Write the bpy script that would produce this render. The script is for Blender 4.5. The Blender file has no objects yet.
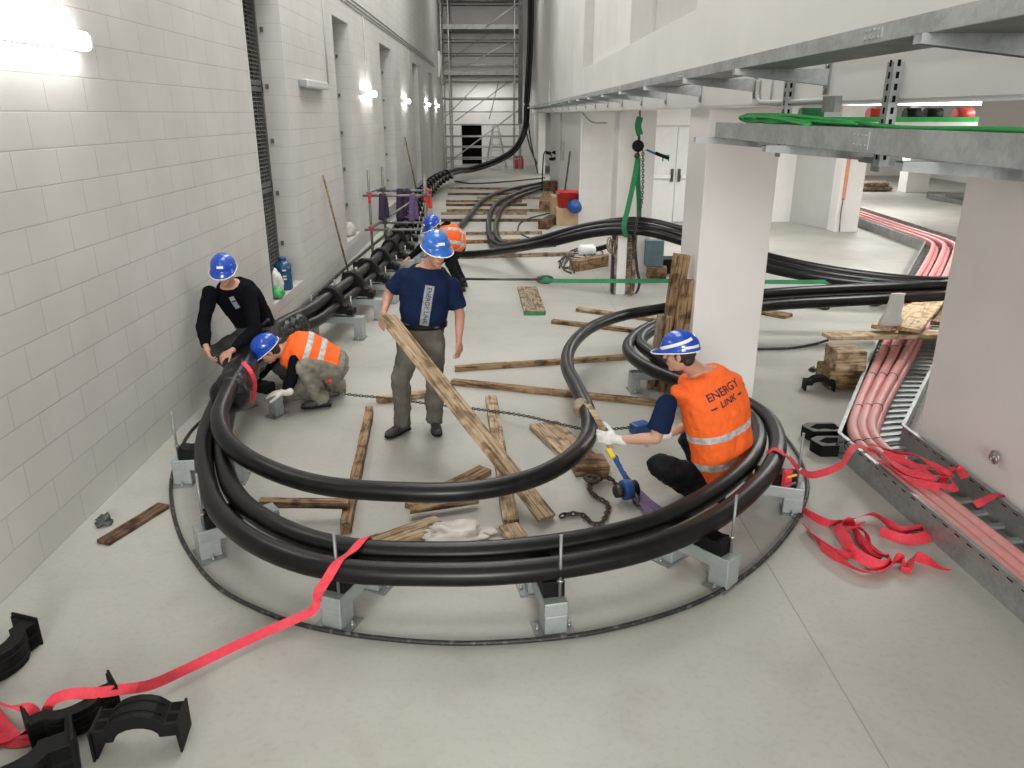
import bpy, bmesh, math, random
from mathutils import Vector as V, Matrix, Quaternion, noise
from mathutils.bvhtree import BVHTree
random.seed(7)
S = bpy.context.scene
C = S.collection
PI = math.pi

# ------------------------------------------------------------------ materials
def nodes(name):
    m = bpy.data.materials.new(name); m.use_nodes = True
    nt = m.node_tree
    return m, nt, nt.nodes['Principled BSDF']

def ramp(nt, fac, stops):
    r = nt.nodes.new('ShaderNodeValToRGB')
    e = r.color_ramp.elements
    while len(e) < len(stops): e.new(.5)
    for k, (p, c) in zip(e, stops):
        k.position = p; k.color = (*c, 1)
    nt.links.new(fac, r.inputs['Fac'])
    return r.outputs['Color']

def mat(name, col, rough=.6, metal=0., var=.12, scale=6., stretch=(1, 1, 1), bump=0., bscale=40., spec=.5, emit=None, dirt=None, coat=0.):
    """plain procedural surface: base colour varied by noise in object space"""
    m, nt, b = nodes(name)
    tc = nt.nodes.new('ShaderNodeTexCoord')
    mp = nt.nodes.new('ShaderNodeMapping'); mp.inputs['Scale'].default_value = stretch
    nt.links.new(tc.outputs['Object'], mp.inputs['Vector'])
    n = nt.nodes.new('ShaderNodeTexNoise'); n.inputs['Scale'].default_value = scale; n.inputs['Detail'].default_value = 5
    nt.links.new(mp.outputs['Vector'], n.inputs['Vector'])
    lo = tuple(c*(1-var) for c in col); hi = tuple(min(1, c*(1+var)) for c in col)
    st = [(.3, lo), (.7, hi)]
    if dirt: st = [(.28, dirt), (.45, lo), (.75, hi)]
    nt.links.new(ramp(nt, n.outputs['Fac'], st), b.inputs['Base Color'])
    b.inputs['Roughness'].default_value = rough; b.inputs['Metallic'].default_value = metal
    b.inputs['Specular IOR Level'].default_value = spec
    if coat: b.inputs['Coat Weight'].default_value = coat
    if bump:
        n2 = nt.nodes.new('ShaderNodeTexNoise'); n2.inputs['Scale'].default_value = bscale; n2.inputs['Detail'].default_value = 4
        nt.links.new(mp.outputs['Vector'], n2.inputs['Vector'])
        bp = nt.nodes.new('ShaderNodeBump'); bp.inputs['Strength'].default_value = bump; bp.inputs['Distance'].default_value = .01
        nt.links.new(n2.outputs['Fac'], bp.inputs['Height']); nt.links.new(bp.outputs['Normal'], b.inputs['Normal'])
    if emit:
        b.inputs['Emission Color'].default_value = (*emit[0], 1); b.inputs['Emission Strength'].default_value = emit[1]
    return m

def wood(name, col, dark, rough=.75):
    m, nt, b = nodes(name)
    tc = nt.nodes.new('ShaderNodeTexCoord')
    oi = nt.nodes.new('ShaderNodeObjectInfo')
    add = nt.nodes.new('ShaderNodeVectorMath'); add.operation = 'ADD'
    mul = nt.nodes.new('ShaderNodeVectorMath'); mul.operation = 'SCALE'; mul.inputs[0].default_value = (7, 5, 3)
    nt.links.new(oi.outputs['Random'], mul.inputs['Scale'])
    nt.links.new(tc.outputs['Object'], add.inputs[0]); nt.links.new(mul.outputs[0], add.inputs[1])
    mp = nt.nodes.new('ShaderNodeMapping'); mp.inputs['Scale'].default_value = (1.2, 16, 16)
    nt.links.new(add.outputs[0], mp.inputs['Vector'])
    n = nt.nodes.new('ShaderNodeTexNoise'); n.inputs['Scale'].default_value = 3; n.inputs['Detail'].default_value = 7; n.inputs['Distortion'].default_value = .6
    nt.links.new(mp.outputs['Vector'], n.inputs['Vector'])
    n2 = nt.nodes.new('ShaderNodeTexNoise'); n2.inputs['Scale'].default_value = 9; n2.inputs['Detail'].default_value = 5
    nt.links.new(add.outputs[0], n2.inputs['Vector'])
    c1 = ramp(nt, n.outputs['Fac'], [(.36, dark), (.47, tuple(a*.62+b_*.38 for a, b_ in zip(col, dark))), (.6, col), (.8, tuple(min(1, k*1.18) for k in col))])
    c2 = ramp(nt, n2.outputs['Fac'], [(.36, tuple(k*.55 for k in col)), (.52, (1, 1, 1)), (.7, (1, 1, 1))])
    mx = nt.nodes.new('ShaderNodeMix'); mx.data_type = 'RGBA'; mx.blend_type = 'MULTIPLY'; mx.inputs['Factor'].default_value = .75
    nt.links.new(c1, mx.inputs['A']); nt.links.new(c2, mx.inputs['B'])
    nt.links.new(mx.outputs['Result'], b.inputs['Base Color'])
    b.inputs['Roughness'].default_value = rough; b.inputs['Specular IOR Level'].default_value = .25
    bp = nt.nodes.new('ShaderNodeBump'); bp.inputs['Strength'].default_value = .35; bp.inputs['Distance'].default_value = .01
    nt.links.new(n.outputs['Fac'], bp.inputs['Height']); nt.links.new(bp.outputs['Normal'], b.inputs['Normal'])
    return m

def galv(name, col, rough=.45, var=.22):
    m, nt, b = nodes(name)
    tc = nt.nodes.new('ShaderNodeTexCoord')
    v = nt.nodes.new('ShaderNodeTexVoronoi'); v.inputs['Scale'].default_value = 45
    nt.links.new(tc.outputs['Object'], v.inputs['Vector'])
    n = nt.nodes.new('ShaderNodeTexNoise'); n.inputs['Scale'].default_value = 5; n.inputs['Detail'].default_value = 6
    nt.links.new(tc.outputs['Object'], n.inputs['Vector'])
    a = nt.nodes.new('ShaderNodeMath'); a.operation = 'MULTIPLY_ADD'; a.inputs[1].default_value = .25
    bw = nt.nodes.new('ShaderNodeRGBToBW'); nt.links.new(v.outputs['Color'], bw.inputs['Color'])
    nt.links.new(bw.outputs['Val'], a.inputs[0]); nt.links.new(n.outputs['Fac'], a.inputs[2])
    nt.links.new(ramp(nt, a.outputs[0], [(.35, tuple(k*(1-var) for k in col)), (.8, tuple(min(1, k*(1+var)) for k in col))]), b.inputs['Base Color'])
    b.inputs['Metallic'].default_value = .55; b.inputs['Roughness'].default_value = rough
    return m

def painted_block(name, col, axis='Y', bw=.5, bh=.222, off=.5, soft=.5, dirtlow=True):
    """painted concrete blockwork: courses from a brick texture, joints as shallow grooves"""
    m, nt, b = nodes(name)
    geo = nt.nodes.new('ShaderNodeTexCoord')
    sp = nt.nodes.new('ShaderNodeSeparateXYZ'); nt.links.new(geo.outputs['Object'], sp.inputs[0])
    cb = nt.nodes.new('ShaderNodeCombineXYZ')
    nt.links.new(sp.outputs[axis], cb.inputs['X']); nt.links.new(sp.outputs['Z'], cb.inputs['Y'])
    br = nt.nodes.new('ShaderNodeTexBrick')
    br.inputs['Scale'].default_value = 1; br.inputs['Brick Width'].default_value = bw; br.inputs['Row Height'].default_value = bh
    br.inputs['Mortar Size'].default_value = .005; br.inputs['Mortar Smooth'].default_value = .4
    br.offset = off
    br.inputs['Color1'].default_value = (*col, 1); br.inputs['Color2'].default_value = (*[c*.97 for c in col], 1)
    br.inputs['Mortar'].default_value = (*[c*(1-.22*soft) for c in col], 1)
    nt.links.new(cb.outputs[0], br.inputs['Vector'])
    n = nt.nodes.new('ShaderNodeTexNoise'); n.inputs['Scale'].default_value = 1.3; n.inputs['Detail'].default_value = 8
    nt.links.new(geo.outputs['Object'], n.inputs['Vector'])
    c2 = ramp(nt, n.outputs['Fac'], [(.3, (.9, .9, .89)), (.6, (1, 1, 1))])
    mx = nt.nodes.new('ShaderNodeMix'); mx.data_type = 'RGBA'; mx.blend_type = 'MULTIPLY'; mx.inputs['Factor'].default_value = 1
    nt.links.new(br.outputs['Color'], mx.inputs['A']); nt.links.new(c2, mx.inputs['B'])
    nt.links.new(mx.outputs['Result'], b.inputs['Base Color'])
    b.inputs['Roughness'].default_value = .55; b.inputs['Specular IOR Level'].default_value = .3
    n3 = nt.nodes.new('ShaderNodeTexNoise'); n3.inputs['Scale'].default_value = 90
    nt.links.new(geo.outputs['Object'], n3.inputs['Vector'])
    ad = nt.nodes.new('ShaderNodeMath'); ad.operation = 'MULTIPLY_ADD'; ad.inputs[1].default_value = -1.5*soft
    nt.links.new(br.outputs['Fac'], ad.inputs[0])
    m3 = nt.nodes.new('ShaderNodeMath'); m3.operation = 'MULTIPLY'; m3.inputs[1].default_value = .25
    nt.links.new(n3.outputs['Fac'], m3.inputs[0]); nt.links.new(m3.outputs[0], ad.inputs[2])
    bp = nt.nodes.new('ShaderNodeBump'); bp.inputs['Strength'].default_value = .5; bp.inputs['Distance'].default_value = .006
    nt.links.new(ad.outputs[0], bp.inputs['Height']); nt.links.new(bp.outputs['Normal'], b.inputs['Normal'])
    return m

def concrete_floor(name):
    m, nt, b = nodes(name)
    tc = nt.nodes.new('ShaderNodeTexCoord')
    def nz(s, d, dist=0):
        n = nt.nodes.new('ShaderNodeTexNoise'); n.inputs['Scale'].default_value = s; n.inputs['Detail'].default_value = d; n.inputs['Distortion'].default_value = dist
        nt.links.new(tc.outputs['Object'], n.inputs['Vector']); return n.outputs['Fac']
    base = ramp(nt, nz(.55, 9, .4), [(.3, (.35, .342, .308)), (.55, (.415, .407, .37)), (.75, (.475, .466, .428))])
    spots = ramp(nt, nz(2.6, 10, .8), [(.28, (.91, .90, .89)), (.46, (1, 1, 1)), (.66, (1, 1, 1)), (.74, (1.0, 1.0, 1.0))])
    mx = nt.nodes.new('ShaderNodeMix'); mx.data_type = 'RGBA'; mx.blend_type = 'MULTIPLY'; mx.inputs['Factor'].default_value = .8
    nt.links.new(base, mx.inputs['A']); nt.links.new(spots, mx.inputs['B'])
    fine = ramp(nt, nz(28, 8, .3), [(.25, (.86, .85, .84)), (.5, (1, 1, 1))])
    m2 = nt.nodes.new('ShaderNodeMix'); m2.data_type = 'RGBA'; m2.blend_type = 'MULTIPLY'; m2.inputs['Factor'].default_value = .6
    nt.links.new(mx.outputs['Result'], m2.inputs['A']); nt.links.new(fine, m2.inputs['B'])
    # saw-cut joints: X = 1.72 and X = 3.9 lines plus cross cuts every 6 m
    sp = nt.nodes.new('ShaderNodeSeparateXYZ'); nt.links.new(tc.outputs['Object'], sp.inputs[0])
    def line(out, pos, w):
        s = nt.nodes.new('ShaderNodeMath'); s.operation = 'SUBTRACT'; s.inputs[1].default_value = pos; nt.links.new(sp.outputs[out], s.inputs[0])
        a = nt.nodes.new('ShaderNodeMath'); a.operation = 'ABSOLUTE'; nt.links.new(s.outputs[0], a.inputs[0])
        l = nt.nodes.new('ShaderNodeMath'); l.operation = 'LESS_THAN'; l.inputs[1].default_value = w; nt.links.new(a.outputs[0], l.inputs[0])
        return l.outputs[0]
    tot = None
    for o, p in (('X', JOINT_X), ('Y', 8.15), ('Y', 14.4)):
        l = line(o, p, .004)
        if tot is None: tot = l
        else:
            mxm = nt.nodes.new('ShaderNodeMath'); mxm.operation = 'MAXIMUM'
            nt.links.new(tot, mxm.inputs[0]); nt.links.new(l, mxm.inputs[1]); tot = mxm.outputs[0]
    m3 = nt.nodes.new('ShaderNodeMix'); m3.data_type = 'RGBA'; m3.inputs['B'].default_value = (.2, .19, .18, 1)
    sc = nt.nodes.new('ShaderNodeMath'); sc.operation = 'MULTIPLY'; sc.inputs[1].default_value = .7; nt.links.new(tot, sc.inputs[0])
    nt.links.new(sc.outputs[0], m3.inputs['Factor']); nt.links.new(m2.outputs['Result'], m3.inputs['A'])
    nt.links.new(m3.outputs['Result'], b.inputs['Base Color'])
    r = ramp(nt, nz(1.4, 6), [(.3, (.42,)*3), (.7, (.62,)*3)])
    nt.links.new(r, b.inputs['Roughness']); b.inputs['Specular IOR Level'].default_value = .4
    return m
JOINT_X = 1.66

M = dict(
    floor=concrete_floor('poured concrete'),
    block=painted_block('painted blockwork', (.60, .588, .565), soft=.85),
    blockx=painted_block('painted blockwork across', (.66, .64, .61), axis='X', soft=.35),
    paint=mat('white paint', (.80, .78, .755), .6, var=.04, scale=1.5, bump=.06, bscale=60),
    paintg=mat('grey paint and wall shade', (.55, .55, .535), .6, var=.05, scale=1.5),  # trim paint; its grey also stands in for shade on the return wall
    ceil=mat('ceiling paint', (.8, .79, .77), .7, var=.03),
    upper=mat('upper wall paint', (.64, .63, .61), .6, var=.05, scale=1.2, bump=.06, bscale=50),
    darkgap=mat('painted opening shade', (.008, .008, .008), .95, spec=.05),  # near-black colour painted in for shade inside openings, slots and pockets
    grille=mat('grey grille metal', (.16, .16, .155), .55, metal=.5),
    galv=galv('galvanised steel', (.33, .345, .34)),
    galvd=galv('dull galvanised steel', (.24, .25, .245), .5),
    galvl=galv('pale painted steel stand', (.38, .415, .41), .5, .12),
    steel=mat('plain steel', (.45, .44, .43), .35, metal=.9, var=.15),
    darksteel=mat('dark steel', (.09, .085, .08), .45, metal=.7, var=.3),
    rusty=mat('rusty steel chain', (.085, .06, .045), .6, metal=.5, var=.5, scale=60),
    cable=mat('black cable sheath', (.0045, .0045, .005), .34, var=.4, scale=9, bump=.04, bscale=25, spec=.34, dirt=(.010, .010, .0095)),
    hose=mat('dusty black hose', (.02, .019, .018), .5, var=.4, scale=25, dirt=(.16, .15, .14)),
    wrap=mat('wrinkled black foil', (.008, .008, .009), .28, var=.5, scale=30, bump=.9, bscale=28, spec=.4),
    plastic=mat('black moulded plastic', (.0045, .0045, .005), .6, var=.2, spec=.2, bump=.03),
    plasticd=mat('grey plastic top', (.11, .11, .11), .6, var=.2),
    pink=mat('pink cable sheath', (.76, .33, .32), .42, var=.10, scale=5, dirt=(.66, .40, .37)),
    red=mat('red webbing', (.70, .045, .072), .65, var=.12, scale=40, bump=.2, bscale=120),
    green=mat('green webbing', (.02, .20, .075), .7, var=.2, scale=40),
    cord=mat('green earth wire', (.03, .42, .09), .5, var=.2),
    purple=mat('purple webbing', (.12, .07, .17), .8, var=.3, scale=40),
    purpled=mat('dark purple webbing', (.035, .02, .05), .85, var=.3, scale=40),
    woodl=wood('weathered pale timber', (.50, .38, .25), (.20, .12, .065)),
    woodm=wood('brown timber', (.34, .225, .125), (.10, .055, .028)),
    woodd=wood('old dark timber', (.17, .095, .06), (.045, .024, .015)),
    woodn=wood('new pale pine', (.66, .52, .345), (.42, .29, .16)),
    woodg=wood('grey brown timber', (.37, .295, .21), (.14, .10, .065)),
    white=mat('white plastic', (.78, .78, .77), .5, var=.04),
    bag=mat('thin white plastic bag', (.72, .72, .70), .4, var=.08, bump=.6, bscale=30),
    sheet=mat('crumpled pale plastic sheet', (.62, .58, .52), .35, var=.15, bump=.5, bscale=25),
    blue=mat('blue plastic', (.02, .08, .28), .4, var=.12, bump=.05),
    teal=mat('blue grey steel box', (.12, .19, .22), .5, var=.15),
    jug=mat('blue translucent jug', (.02, .085, .19), .25, var=.15),
    orange=mat('orange plastic', (.75, .16, .03), .5),
    stripe=mat('faded orange strip', (.68, .30, .18), .6),
    redp=mat('red plastic', (.62, .035, .03), .45, var=.1),
    yellow=mat('yellow marking', (.72, .55, .05), .5),
    lamp=mat('lit diffuser', (.9, .9, .9), .4, emit=((1, .975, .93), 24)),
    lampoff=mat('unlit diffuser', (.62, .62, .6), .3, var=.05),
    pipe=mat('grey plastic conduit', (.42, .42, .41), .5, var=.06),
    card=mat('brown cardboard', (.42, .28, .17), .8, var=.1),
    signg=mat('green sign', (.01, .30, .12), .5),
    door=mat('white door paint', (.74, .75, .74), .4, var=.03),
    scaff=mat('scaffold tube', (.50, .49, .48), .42, metal=.35, var=.2, scale=12),
    scaffd=mat('dark scaffold deck', (.13, .125, .115), .6, metal=.2, var=.3),
    scaffg=mat('dull scaffold tube', (.17, .175, .17), .5, metal=.4, var=.25, scale=12),
    net=mat('grey scaffold toe board', (.36, .38, .35), .7, var=.15),
)

# ------------------------------------------------------------------ geometry helpers
def frame(d, up=V((0, 0, 1))):
    d = V(d).normalized(); up = V(up)
    if abs(d.dot(up.normalized())) > .98: up = V((0, 1, 0)) if abs(d.y) < .9 else V((1, 0, 0))
    s = d.cross(up).normalized(); u = s.cross(d).normalized()
    return d, s, u                           # along, right, up

def add_box(bm, c, size, R=None, mi=0):
    """box at c with full size; R = 3x3 rotation (columns are the box axes)"""
    h = V(size)/2; c = V(c); vs = []
    for x in (-1, 1):
        for y in (-1, 1):
            for z in (-1, 1):
                p = V((x*h.x, y*h.y, z*h.z))
                vs.append(bm.verts.new(c + (R @ p if R else p)))
    for f in ((0, 1, 3, 2), (4, 6, 7, 5), (0, 4, 5, 1), (2, 3, 7, 6), (0, 2, 6, 4), (1, 5, 7, 3)):
        bm.faces.new([vs[i] for i in f]).material_index = mi
    return vs

def axes(x, y=None, z=None):
    return Matrix((x, y, z)).transposed()

def rotz(a): return Matrix.Rotation(a, 3, 'Z')

def add_rings(bm, rings, cap=True, mi=0, smooth=True, closed=False):
    rr = [[bm.verts.new(p) for p in r] for r in rings]
    n = len(rr[0])
    pairs = list(zip(rr, rr[1:])) + ([(rr[-1], rr[0])] if closed else [])
    for a, b in pairs:
        for i in range(n):
            f = bm.faces.new((a[i], a[(i+1) % n], b[(i+1) % n], b[i])); f.smooth = smooth; f.material_index = mi
    if cap and not closed:
        f = bm.faces.new(list(reversed(rr[0]))); f.material_index = mi
        f = bm.faces.new(rr[-1]); f.material_index = mi

def spline(pts, n=8, closed=False):
    """centripetal-ish Catmull-Rom through pts, n samples a span"""
    P = [V(p) for p in pts]; out = []
    m = len(P)
    for i in range(m if closed else m-1):
        p1, p2 = P[i], P[(i+1) % m]
        p0 = P[i-1] if (i > 0 or closed) else p1*2-p2
        p3 = P[(i+2) % m] if (i+2 < m or closed) else p2*2-p1
        l = (p2-p1).length
        m1 = (p2-p0); m2 = (p3-p1)
        m1 = m1*(l/max(1e-6, (p1-p0).length+l)); m2 = m2*(l/max(1e-6, (p3-p2).length+l))
        for k in range(n):
            t = k/n; t2 = t*t; t3 = t2*t
            out.append(p1*(2*t3-3*t2+1)+m1*(t3-2*t2+t)+p2*(-2*t3+3*t2)+m2*(t3-t2))
    if not closed: out.append(P[-1])
    return out

def resample(pts, step):
    out = [pts[0].copy()]; acc = 0
    for a, b in zip(pts, pts[1:]):
        L = (b-a).length
        if L < 1e-9: continue
        d = step-acc
        while d <= L:
            out.append(a.lerp(b, d/L)); d += step
        acc = L-(d-step)
    return out

def add_tube(bm, pts, r, seg=10, cap=True, mi=0, closed=False):
    pts = [V(p) for p in pts]; rings = []
    n = len(pts); prev = None
    for i, p in enumerate(pts):
        if closed: d = pts[(i+1) % n]-pts[i-1]
        else: d = pts[min(i+1, n-1)]-pts[max(i-1, 0)]
        if d.length < 1e-9: d = V((0, 0, 1))
        d.normalize()
        if prev is None: _, s, u = frame(d)
        else:
            u = (prev-d*prev.dot(d))
            if u.length < 1e-5: _, s, u = frame(d)
            u.normalize(); s = d.cross(u).normalized()
        prev = u
        rr = r[i] if isinstance(r, (list, tuple)) else r
        rings.append([p+(s*math.cos(2*PI*k/seg)+u*math.sin(2*PI*k/seg))*rr for k in range(seg)])
    add_rings(bm, rings, cap, mi, closed=closed)

def add_bar(bm, a, b, r, seg=8, mi=0): add_tube(bm, [V(a), V(b)], r, seg, mi=mi)

def add_beam(bm, a, b, w, h, up=(0, 0, 1), mi=0):
    a = V(a); b = V(b); d, s, u = frame(b-a, up)
    add_box(bm, (a+b)/2, ((b-a).length, w, h), axes(d, s, u), mi)

def add_ribbon(bm, pts, width, side=None, twist=0., thick=.003, n=None, mi=0):
    """flat webbing along pts; side(i, p, d) gives the width direction"""
    pts = [V(p) for p in pts]; rings = []; m = len(pts)
    for i, p in enumerate(pts):
        d = (pts[min(i+1, m-1)]-pts[max(i-1, 0)]).normalized()
        s = V(side(i/(m-1), p, d)) if callable(side) else (V(side) if side else d.cross(V((0, 0, 1))))
        s = s-d*s.dot(d)
        if s.length < 1e-4: s = d.orthogonal()
        s.normalize()
        if twist: s = Quaternion(d, twist*i/(m-1)) @ s
        u = s.cross(d).normalized()
        h = s*(width/2); t = u*(thick/2)
        rings.append([p-h-t, p+h-t, p+h+t, p-h+t])
    add_rings(bm, rings, True, mi, smooth=False)

def add_prism(bm, outline, depth, O, X, Y, Z, mi=0, smooth=False):
    """outline of (x, y) in the plane X,Y at O, extruded by depth along Z (centred)"""
    O = V(O); X = V(X); Y = V(Y); Z = V(Z)
    a = [bm.verts.new(O+X*x+Y*y-Z*(depth/2)) for x, y in outline]
    b = [bm.verts.new(O+X*x+Y*y+Z*(depth/2)) for x, y in outline]
    n = len(outline)
    fs = [bm.faces.new(list(reversed(a))), bm.faces.new(b)]
    for i in range(n): fs.append(bm.faces.new((a[i], a[(i+1) % n], b[(i+1) % n], b[i])))
    for f in fs: f.material_index = mi
    bmesh.ops.recalc_face_normals(bm, faces=fs)

def add_ell(bm, c, X, Y, Z, seg=16, ring=10, mi=0):
    """ellipsoid with half-axis vectors X, Y, Z (poles on Z)"""
    c = V(c); X = V(X); Y = V(Y); Z = V(Z)
    top = bm.verts.new(c+Z); bot = bm.verts.new(c-Z); rows = []
    for j in range(1, ring):
        t = PI*j/ring
        rows.append([bm.verts.new(c+Z*math.cos(t)+(X*math.cos(2*PI*i/seg)+Y*math.sin(2*PI*i/seg))*math.sin(t)) for i in range(seg)])
    fs = []
    for i in range(seg):
        k = (i+1) % seg
        fs.append(bm.faces.new((top, rows[0][i], rows[0][k]))); fs.append(bm.faces.new((rows[-1][k], rows[-1][i], bot)))
        for a, b in zip(rows, rows[1:]): fs.append(bm.faces.new((a[i], b[i], b[k], a[k])))
    for f in fs: f.smooth = True; f.material_index = mi
    bmesh.ops.recalc_face_normals(bm, faces=fs)

def add_lathe(bm, prof, O, Z=(0, 0, 1), seg=16, mi=0):
    O = V(O); d, s, u = frame(Z)
    rings = [[O+d*h+(s*math.cos(2*PI*k/seg)+u*math.sin(2*PI*k/seg))*max(r, 1e-4) for k in range(seg)] for r, h in prof]
    add_rings(bm, rings, True, mi)

def add_torus(bm, c, A, B, r, seg=10, tub=5, mi=0):
    """ring through c +- A, c +- B (half-axis vectors), tube radius r"""
    c = V(c); A = V(A); B = V(B)
    add_tube(bm, [c+A*math.cos(2*PI*i/seg)+B*math.sin(2*PI*i/seg) for i in range(seg)], r, tub, closed=True, mi=mi)

def mk(name, bm, m, parent=None, origin=None, bevel=0., smooth=False, kind=None, recalc=True):
    """link the bmesh as ONE object; vertices are in world space unless parent sits at the origin"""
    if recalc: bmesh.ops.recalc_face_normals(bm, faces=bm.faces)
    off = None
    if parent is not None:
        q = parent; off = V((0, 0, 0))
        while q is not None: off += q.location; q = q.parent
    elif origin is not None: off = V(origin)
    if off is not None and off.length > 0:
        bmesh.ops.translate(bm, vec=-off, verts=bm.verts)
    me = bpy.data.meshes.new(name); bm.to_mesh(me); bm.free()
    if smooth:
        for p in me.polygons: p.use_smooth = True
    for k in (m if isinstance(m, (list, tuple)) else [m]): me.materials.append(k)
    o = bpy.data.objects.new(name, me); C.objects.link(o)
    if parent is not None: o.parent = parent
    elif origin is not None: o.location = origin
    if bevel:
        b = o.modifiers.new('bevel', 'BEVEL'); b.width = bevel; b.segments = 2; b.limit_method = 'ANGLE'; b.angle_limit = math.radians(40)
    if kind: o['kind'] = kind
    return o

def mks(name, bm, m, parent, **kw):
    """each loose piece of the bmesh becomes a part of its own"""
    left = set(bm.verts); out = []
    while left:
        isl = set(); st_ = [left.pop()]
        while st_:
            v = st_.pop(); isl.add(v)
            for e in v.link_edges:
                w_ = e.other_vert(v)
                if w_ in left: left.remove(w_); st_.append(w_)
        nb = B(); mp = {v: nb.verts.new(v.co) for v in isl}
        for f in {f for v in isl for f in v.link_faces}:
            g = nb.faces.new([mp[v] for v in f.verts]); g.smooth = f.smooth; g.material_index = f.material_index
        out.append(mk(name, nb, m, parent, **kw))
    bm.free(); return out

def tag(o, label, cat, group=None):
    o['label'] = label; o['category'] = cat
    if group: o['group'] = group
    return o

def thing(name, label, cat, loc=(0, 0, 0), group=None, rz=0):
    o = bpy.data.objects.new(name, None); o.empty_display_size = .1
    C.objects.link(o); o.location = loc; o.rotation_euler = (0, 0, rz)
    return tag(o, label, cat, group)

def dup(root, loc, rz=None, label=None, group=None, scale=None):
    r = root.copy(); C.objects.link(r); r.location = loc
    if rz is not None: r.rotation_euler = (0, 0, rz)
    if scale: r.scale = scale
    if label: r['label'] = label
    if group: r['group'] = group
    for ch in list(root.children):
        c = ch.copy(); C.objects.link(c); c.parent = r
        for g in list(ch.children):
            d = g.copy(); C.objects.link(d); d.parent = c
    return r

B = bmesh.new
def B_box(c, s, R=None):
    b = B(); add_box(b, c, s, R); return b
def span(b, x0, x1, y0, y1, z0, z1, mi=0): add_box(b, ((x0+x1)/2, (y0+y1)/2, (z0+z1)/2), (abs(x1-x0), abs(y1-y0), abs(z1-z0)), None, mi)

# ------------------------------------------------------------------ the setting
WL = -2.87            # corridor face of the left wall
XR = 1.8              # corridor face of the right upper wall
ENDY = 44.
b = B(); span(b, -4, 20, -4, 48, -.2, 0); mk('floor', b, M['floor'], kind='structure')
# left wall with recessed openings
niches = [(9.6, 11.17), (14.63, 16.15), (20.2, 22.3), (27.6, 29.4), (34., 35.6)]
b = B()
NB = -3.32            # back of the wall
ys = [-4.0]
for n0, n1 in niches: ys += [n0, n1]
ys.append(48.)
for i in range(0, len(ys), 2): span(b, NB, WL, ys[i], ys[i+1], 0, 9.5)
for n0, n1 in niches:
    span(b, NB, WL, n0, n1, 0, .36); span(b, NB, WL, n0, n1, 4.27, 9.5)
mk('wall_left', b, M['block'], kind='structure')
for i, (n0, n1) in enumerate(niches):      # grilles standing at the back of the recesses
    w = thing('window_%d' % (i+1), 'ventilation grille', 'window', (-3.22, (n0+n1)/2, .36)); del w['label']; del w['category']; w['kind'] = 'structure'
    b = B()
    for y in (n0+.03, n1-.03): span(b, -3.24, -3.18, y-.03, y+.03, .36, 4.27)
    for z in (.39, 1.66, 1.74, 2.96, 3.04, 4.24): span(b, -3.24, -3.18, n0, n1, z-.03, z+.03)
    mk('frame', b, M['grille'], w, kind='structure')
    b = B(); z = .42
    while z < 4.22:
        add_box(b, (-3.21, (n0+n1)/2, z), (.05, n1-n0-.1, .008), Matrix.Rotation(.6, 3, 'Y')); z += .052
    y = n0+.12
    while y < n1-.08:
        span(b, -3.2, -3.19, y-.004, y+.004, .42, 4.22); y += .1
    mk('slat_screen', b, M['grille'], w, kind='structure')
    b = B(); span(b, -3.315, -3.30, n0, n1, .36, 4.27); mk('shade_backing', b, M['darkgap'], w, kind='structure')  # dark sheet stands in for the shade behind the open grille
    b = B()
    for z in (.9, 1.6, 2.3, 3.0, 3.7):
        for yy_ in (n1-.012,):
            span(b, -3.14, -3.10, yy_-.02, yy_+.012, z-.03, z+.03)
    mk('fixing_lug', b, M['grille'], w, kind='structure')

# ceilings
b = B(); span(b, -3.4, XR+.3, -4, 48, 9.3, 9.5); mk('ceiling', b, M['ceil'], kind='structure')
b = B(); span(b, XR+.3, 20, -4, 48, 3.12, 3.3); mk('ceiling_low', b, M['ceil'], kind='structure')
# end wall of the corridor with a dark doorway
b = B()
dx0, dx1, dz = (-2.047, 44, 0.267)[0], (-0.949, 44, 0.266)[0], 2.15
span(b, -3.4, dx0, ENDY, ENDY+.3, 0, 9.5); span(b, dx1, 20, ENDY, ENDY+.3, 0, 9.5); span(b, dx0, dx1, ENDY, ENDY+.3, dz, 9.5)
span(b, dx0-.2, dx1+.2, ENDY+1.6, ENDY+1.7, 0, 2.4)
mk('wall_back', b, M['paint'], kind='structure')
b = B(); span(b, dx0-.2, dx1+.2, ENDY+1.2, ENDY+1.25, 0, 2.4); mk('doorway_shade', b, M['darkgap'], kind='structure')  # dark sheet put in for the shade inside the doorway
# right upper wall / beam with shallow recesses
b = B()
span(b, XR, XR+.3, -4, 7.7, 2.705, 9.5)
span(b, XR, XR+.3, 17.76, ENDY, 2.705, 9.5)
span(b, XR, XR+.3, 7.7, 17.76, 2.705, 3.55)
span(b, XR, XR+.3, 7.7, 17.76, 6.5, 9.5)
span(b, XR+.2, XR+.3, 12.4, 17.76, 3.55, 6.5); span(b, XR+.16, XR+.3, 10.8, 12.4, 3.55, 6.5); span(b, XR+.21, XR+.3, 7.7, 10.8, 3.55, 6.5)
span(b, XR-.02, XR, 29.3, 30.1, 2.95, 3.8)
b2 = B(); span(b2, XR+.003, XR+.2, 17.70, 17.765, 3.55, 6.5); span(b2, XR+.150, XR+.2, 10.7, 12.45, 3.55, 6.5); span(b2, XR+.19, XR+.215, 7.7, 10.8, 3.55, 6.5); mk('wall_recess_shade', b2, mat('painted recess shade', (.47, .455, .435), .6, var=.04), kind='structure')  # thin darker slabs put the recess shade into the wall colour
mk('wall_right', b, M['upper'], kind='structure')
b = B(); span(b, XR, XR+.02, -4, ENDY, 2.695, 2.715); mk('trim_1', b, M['paintg'], kind='structure')

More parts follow.
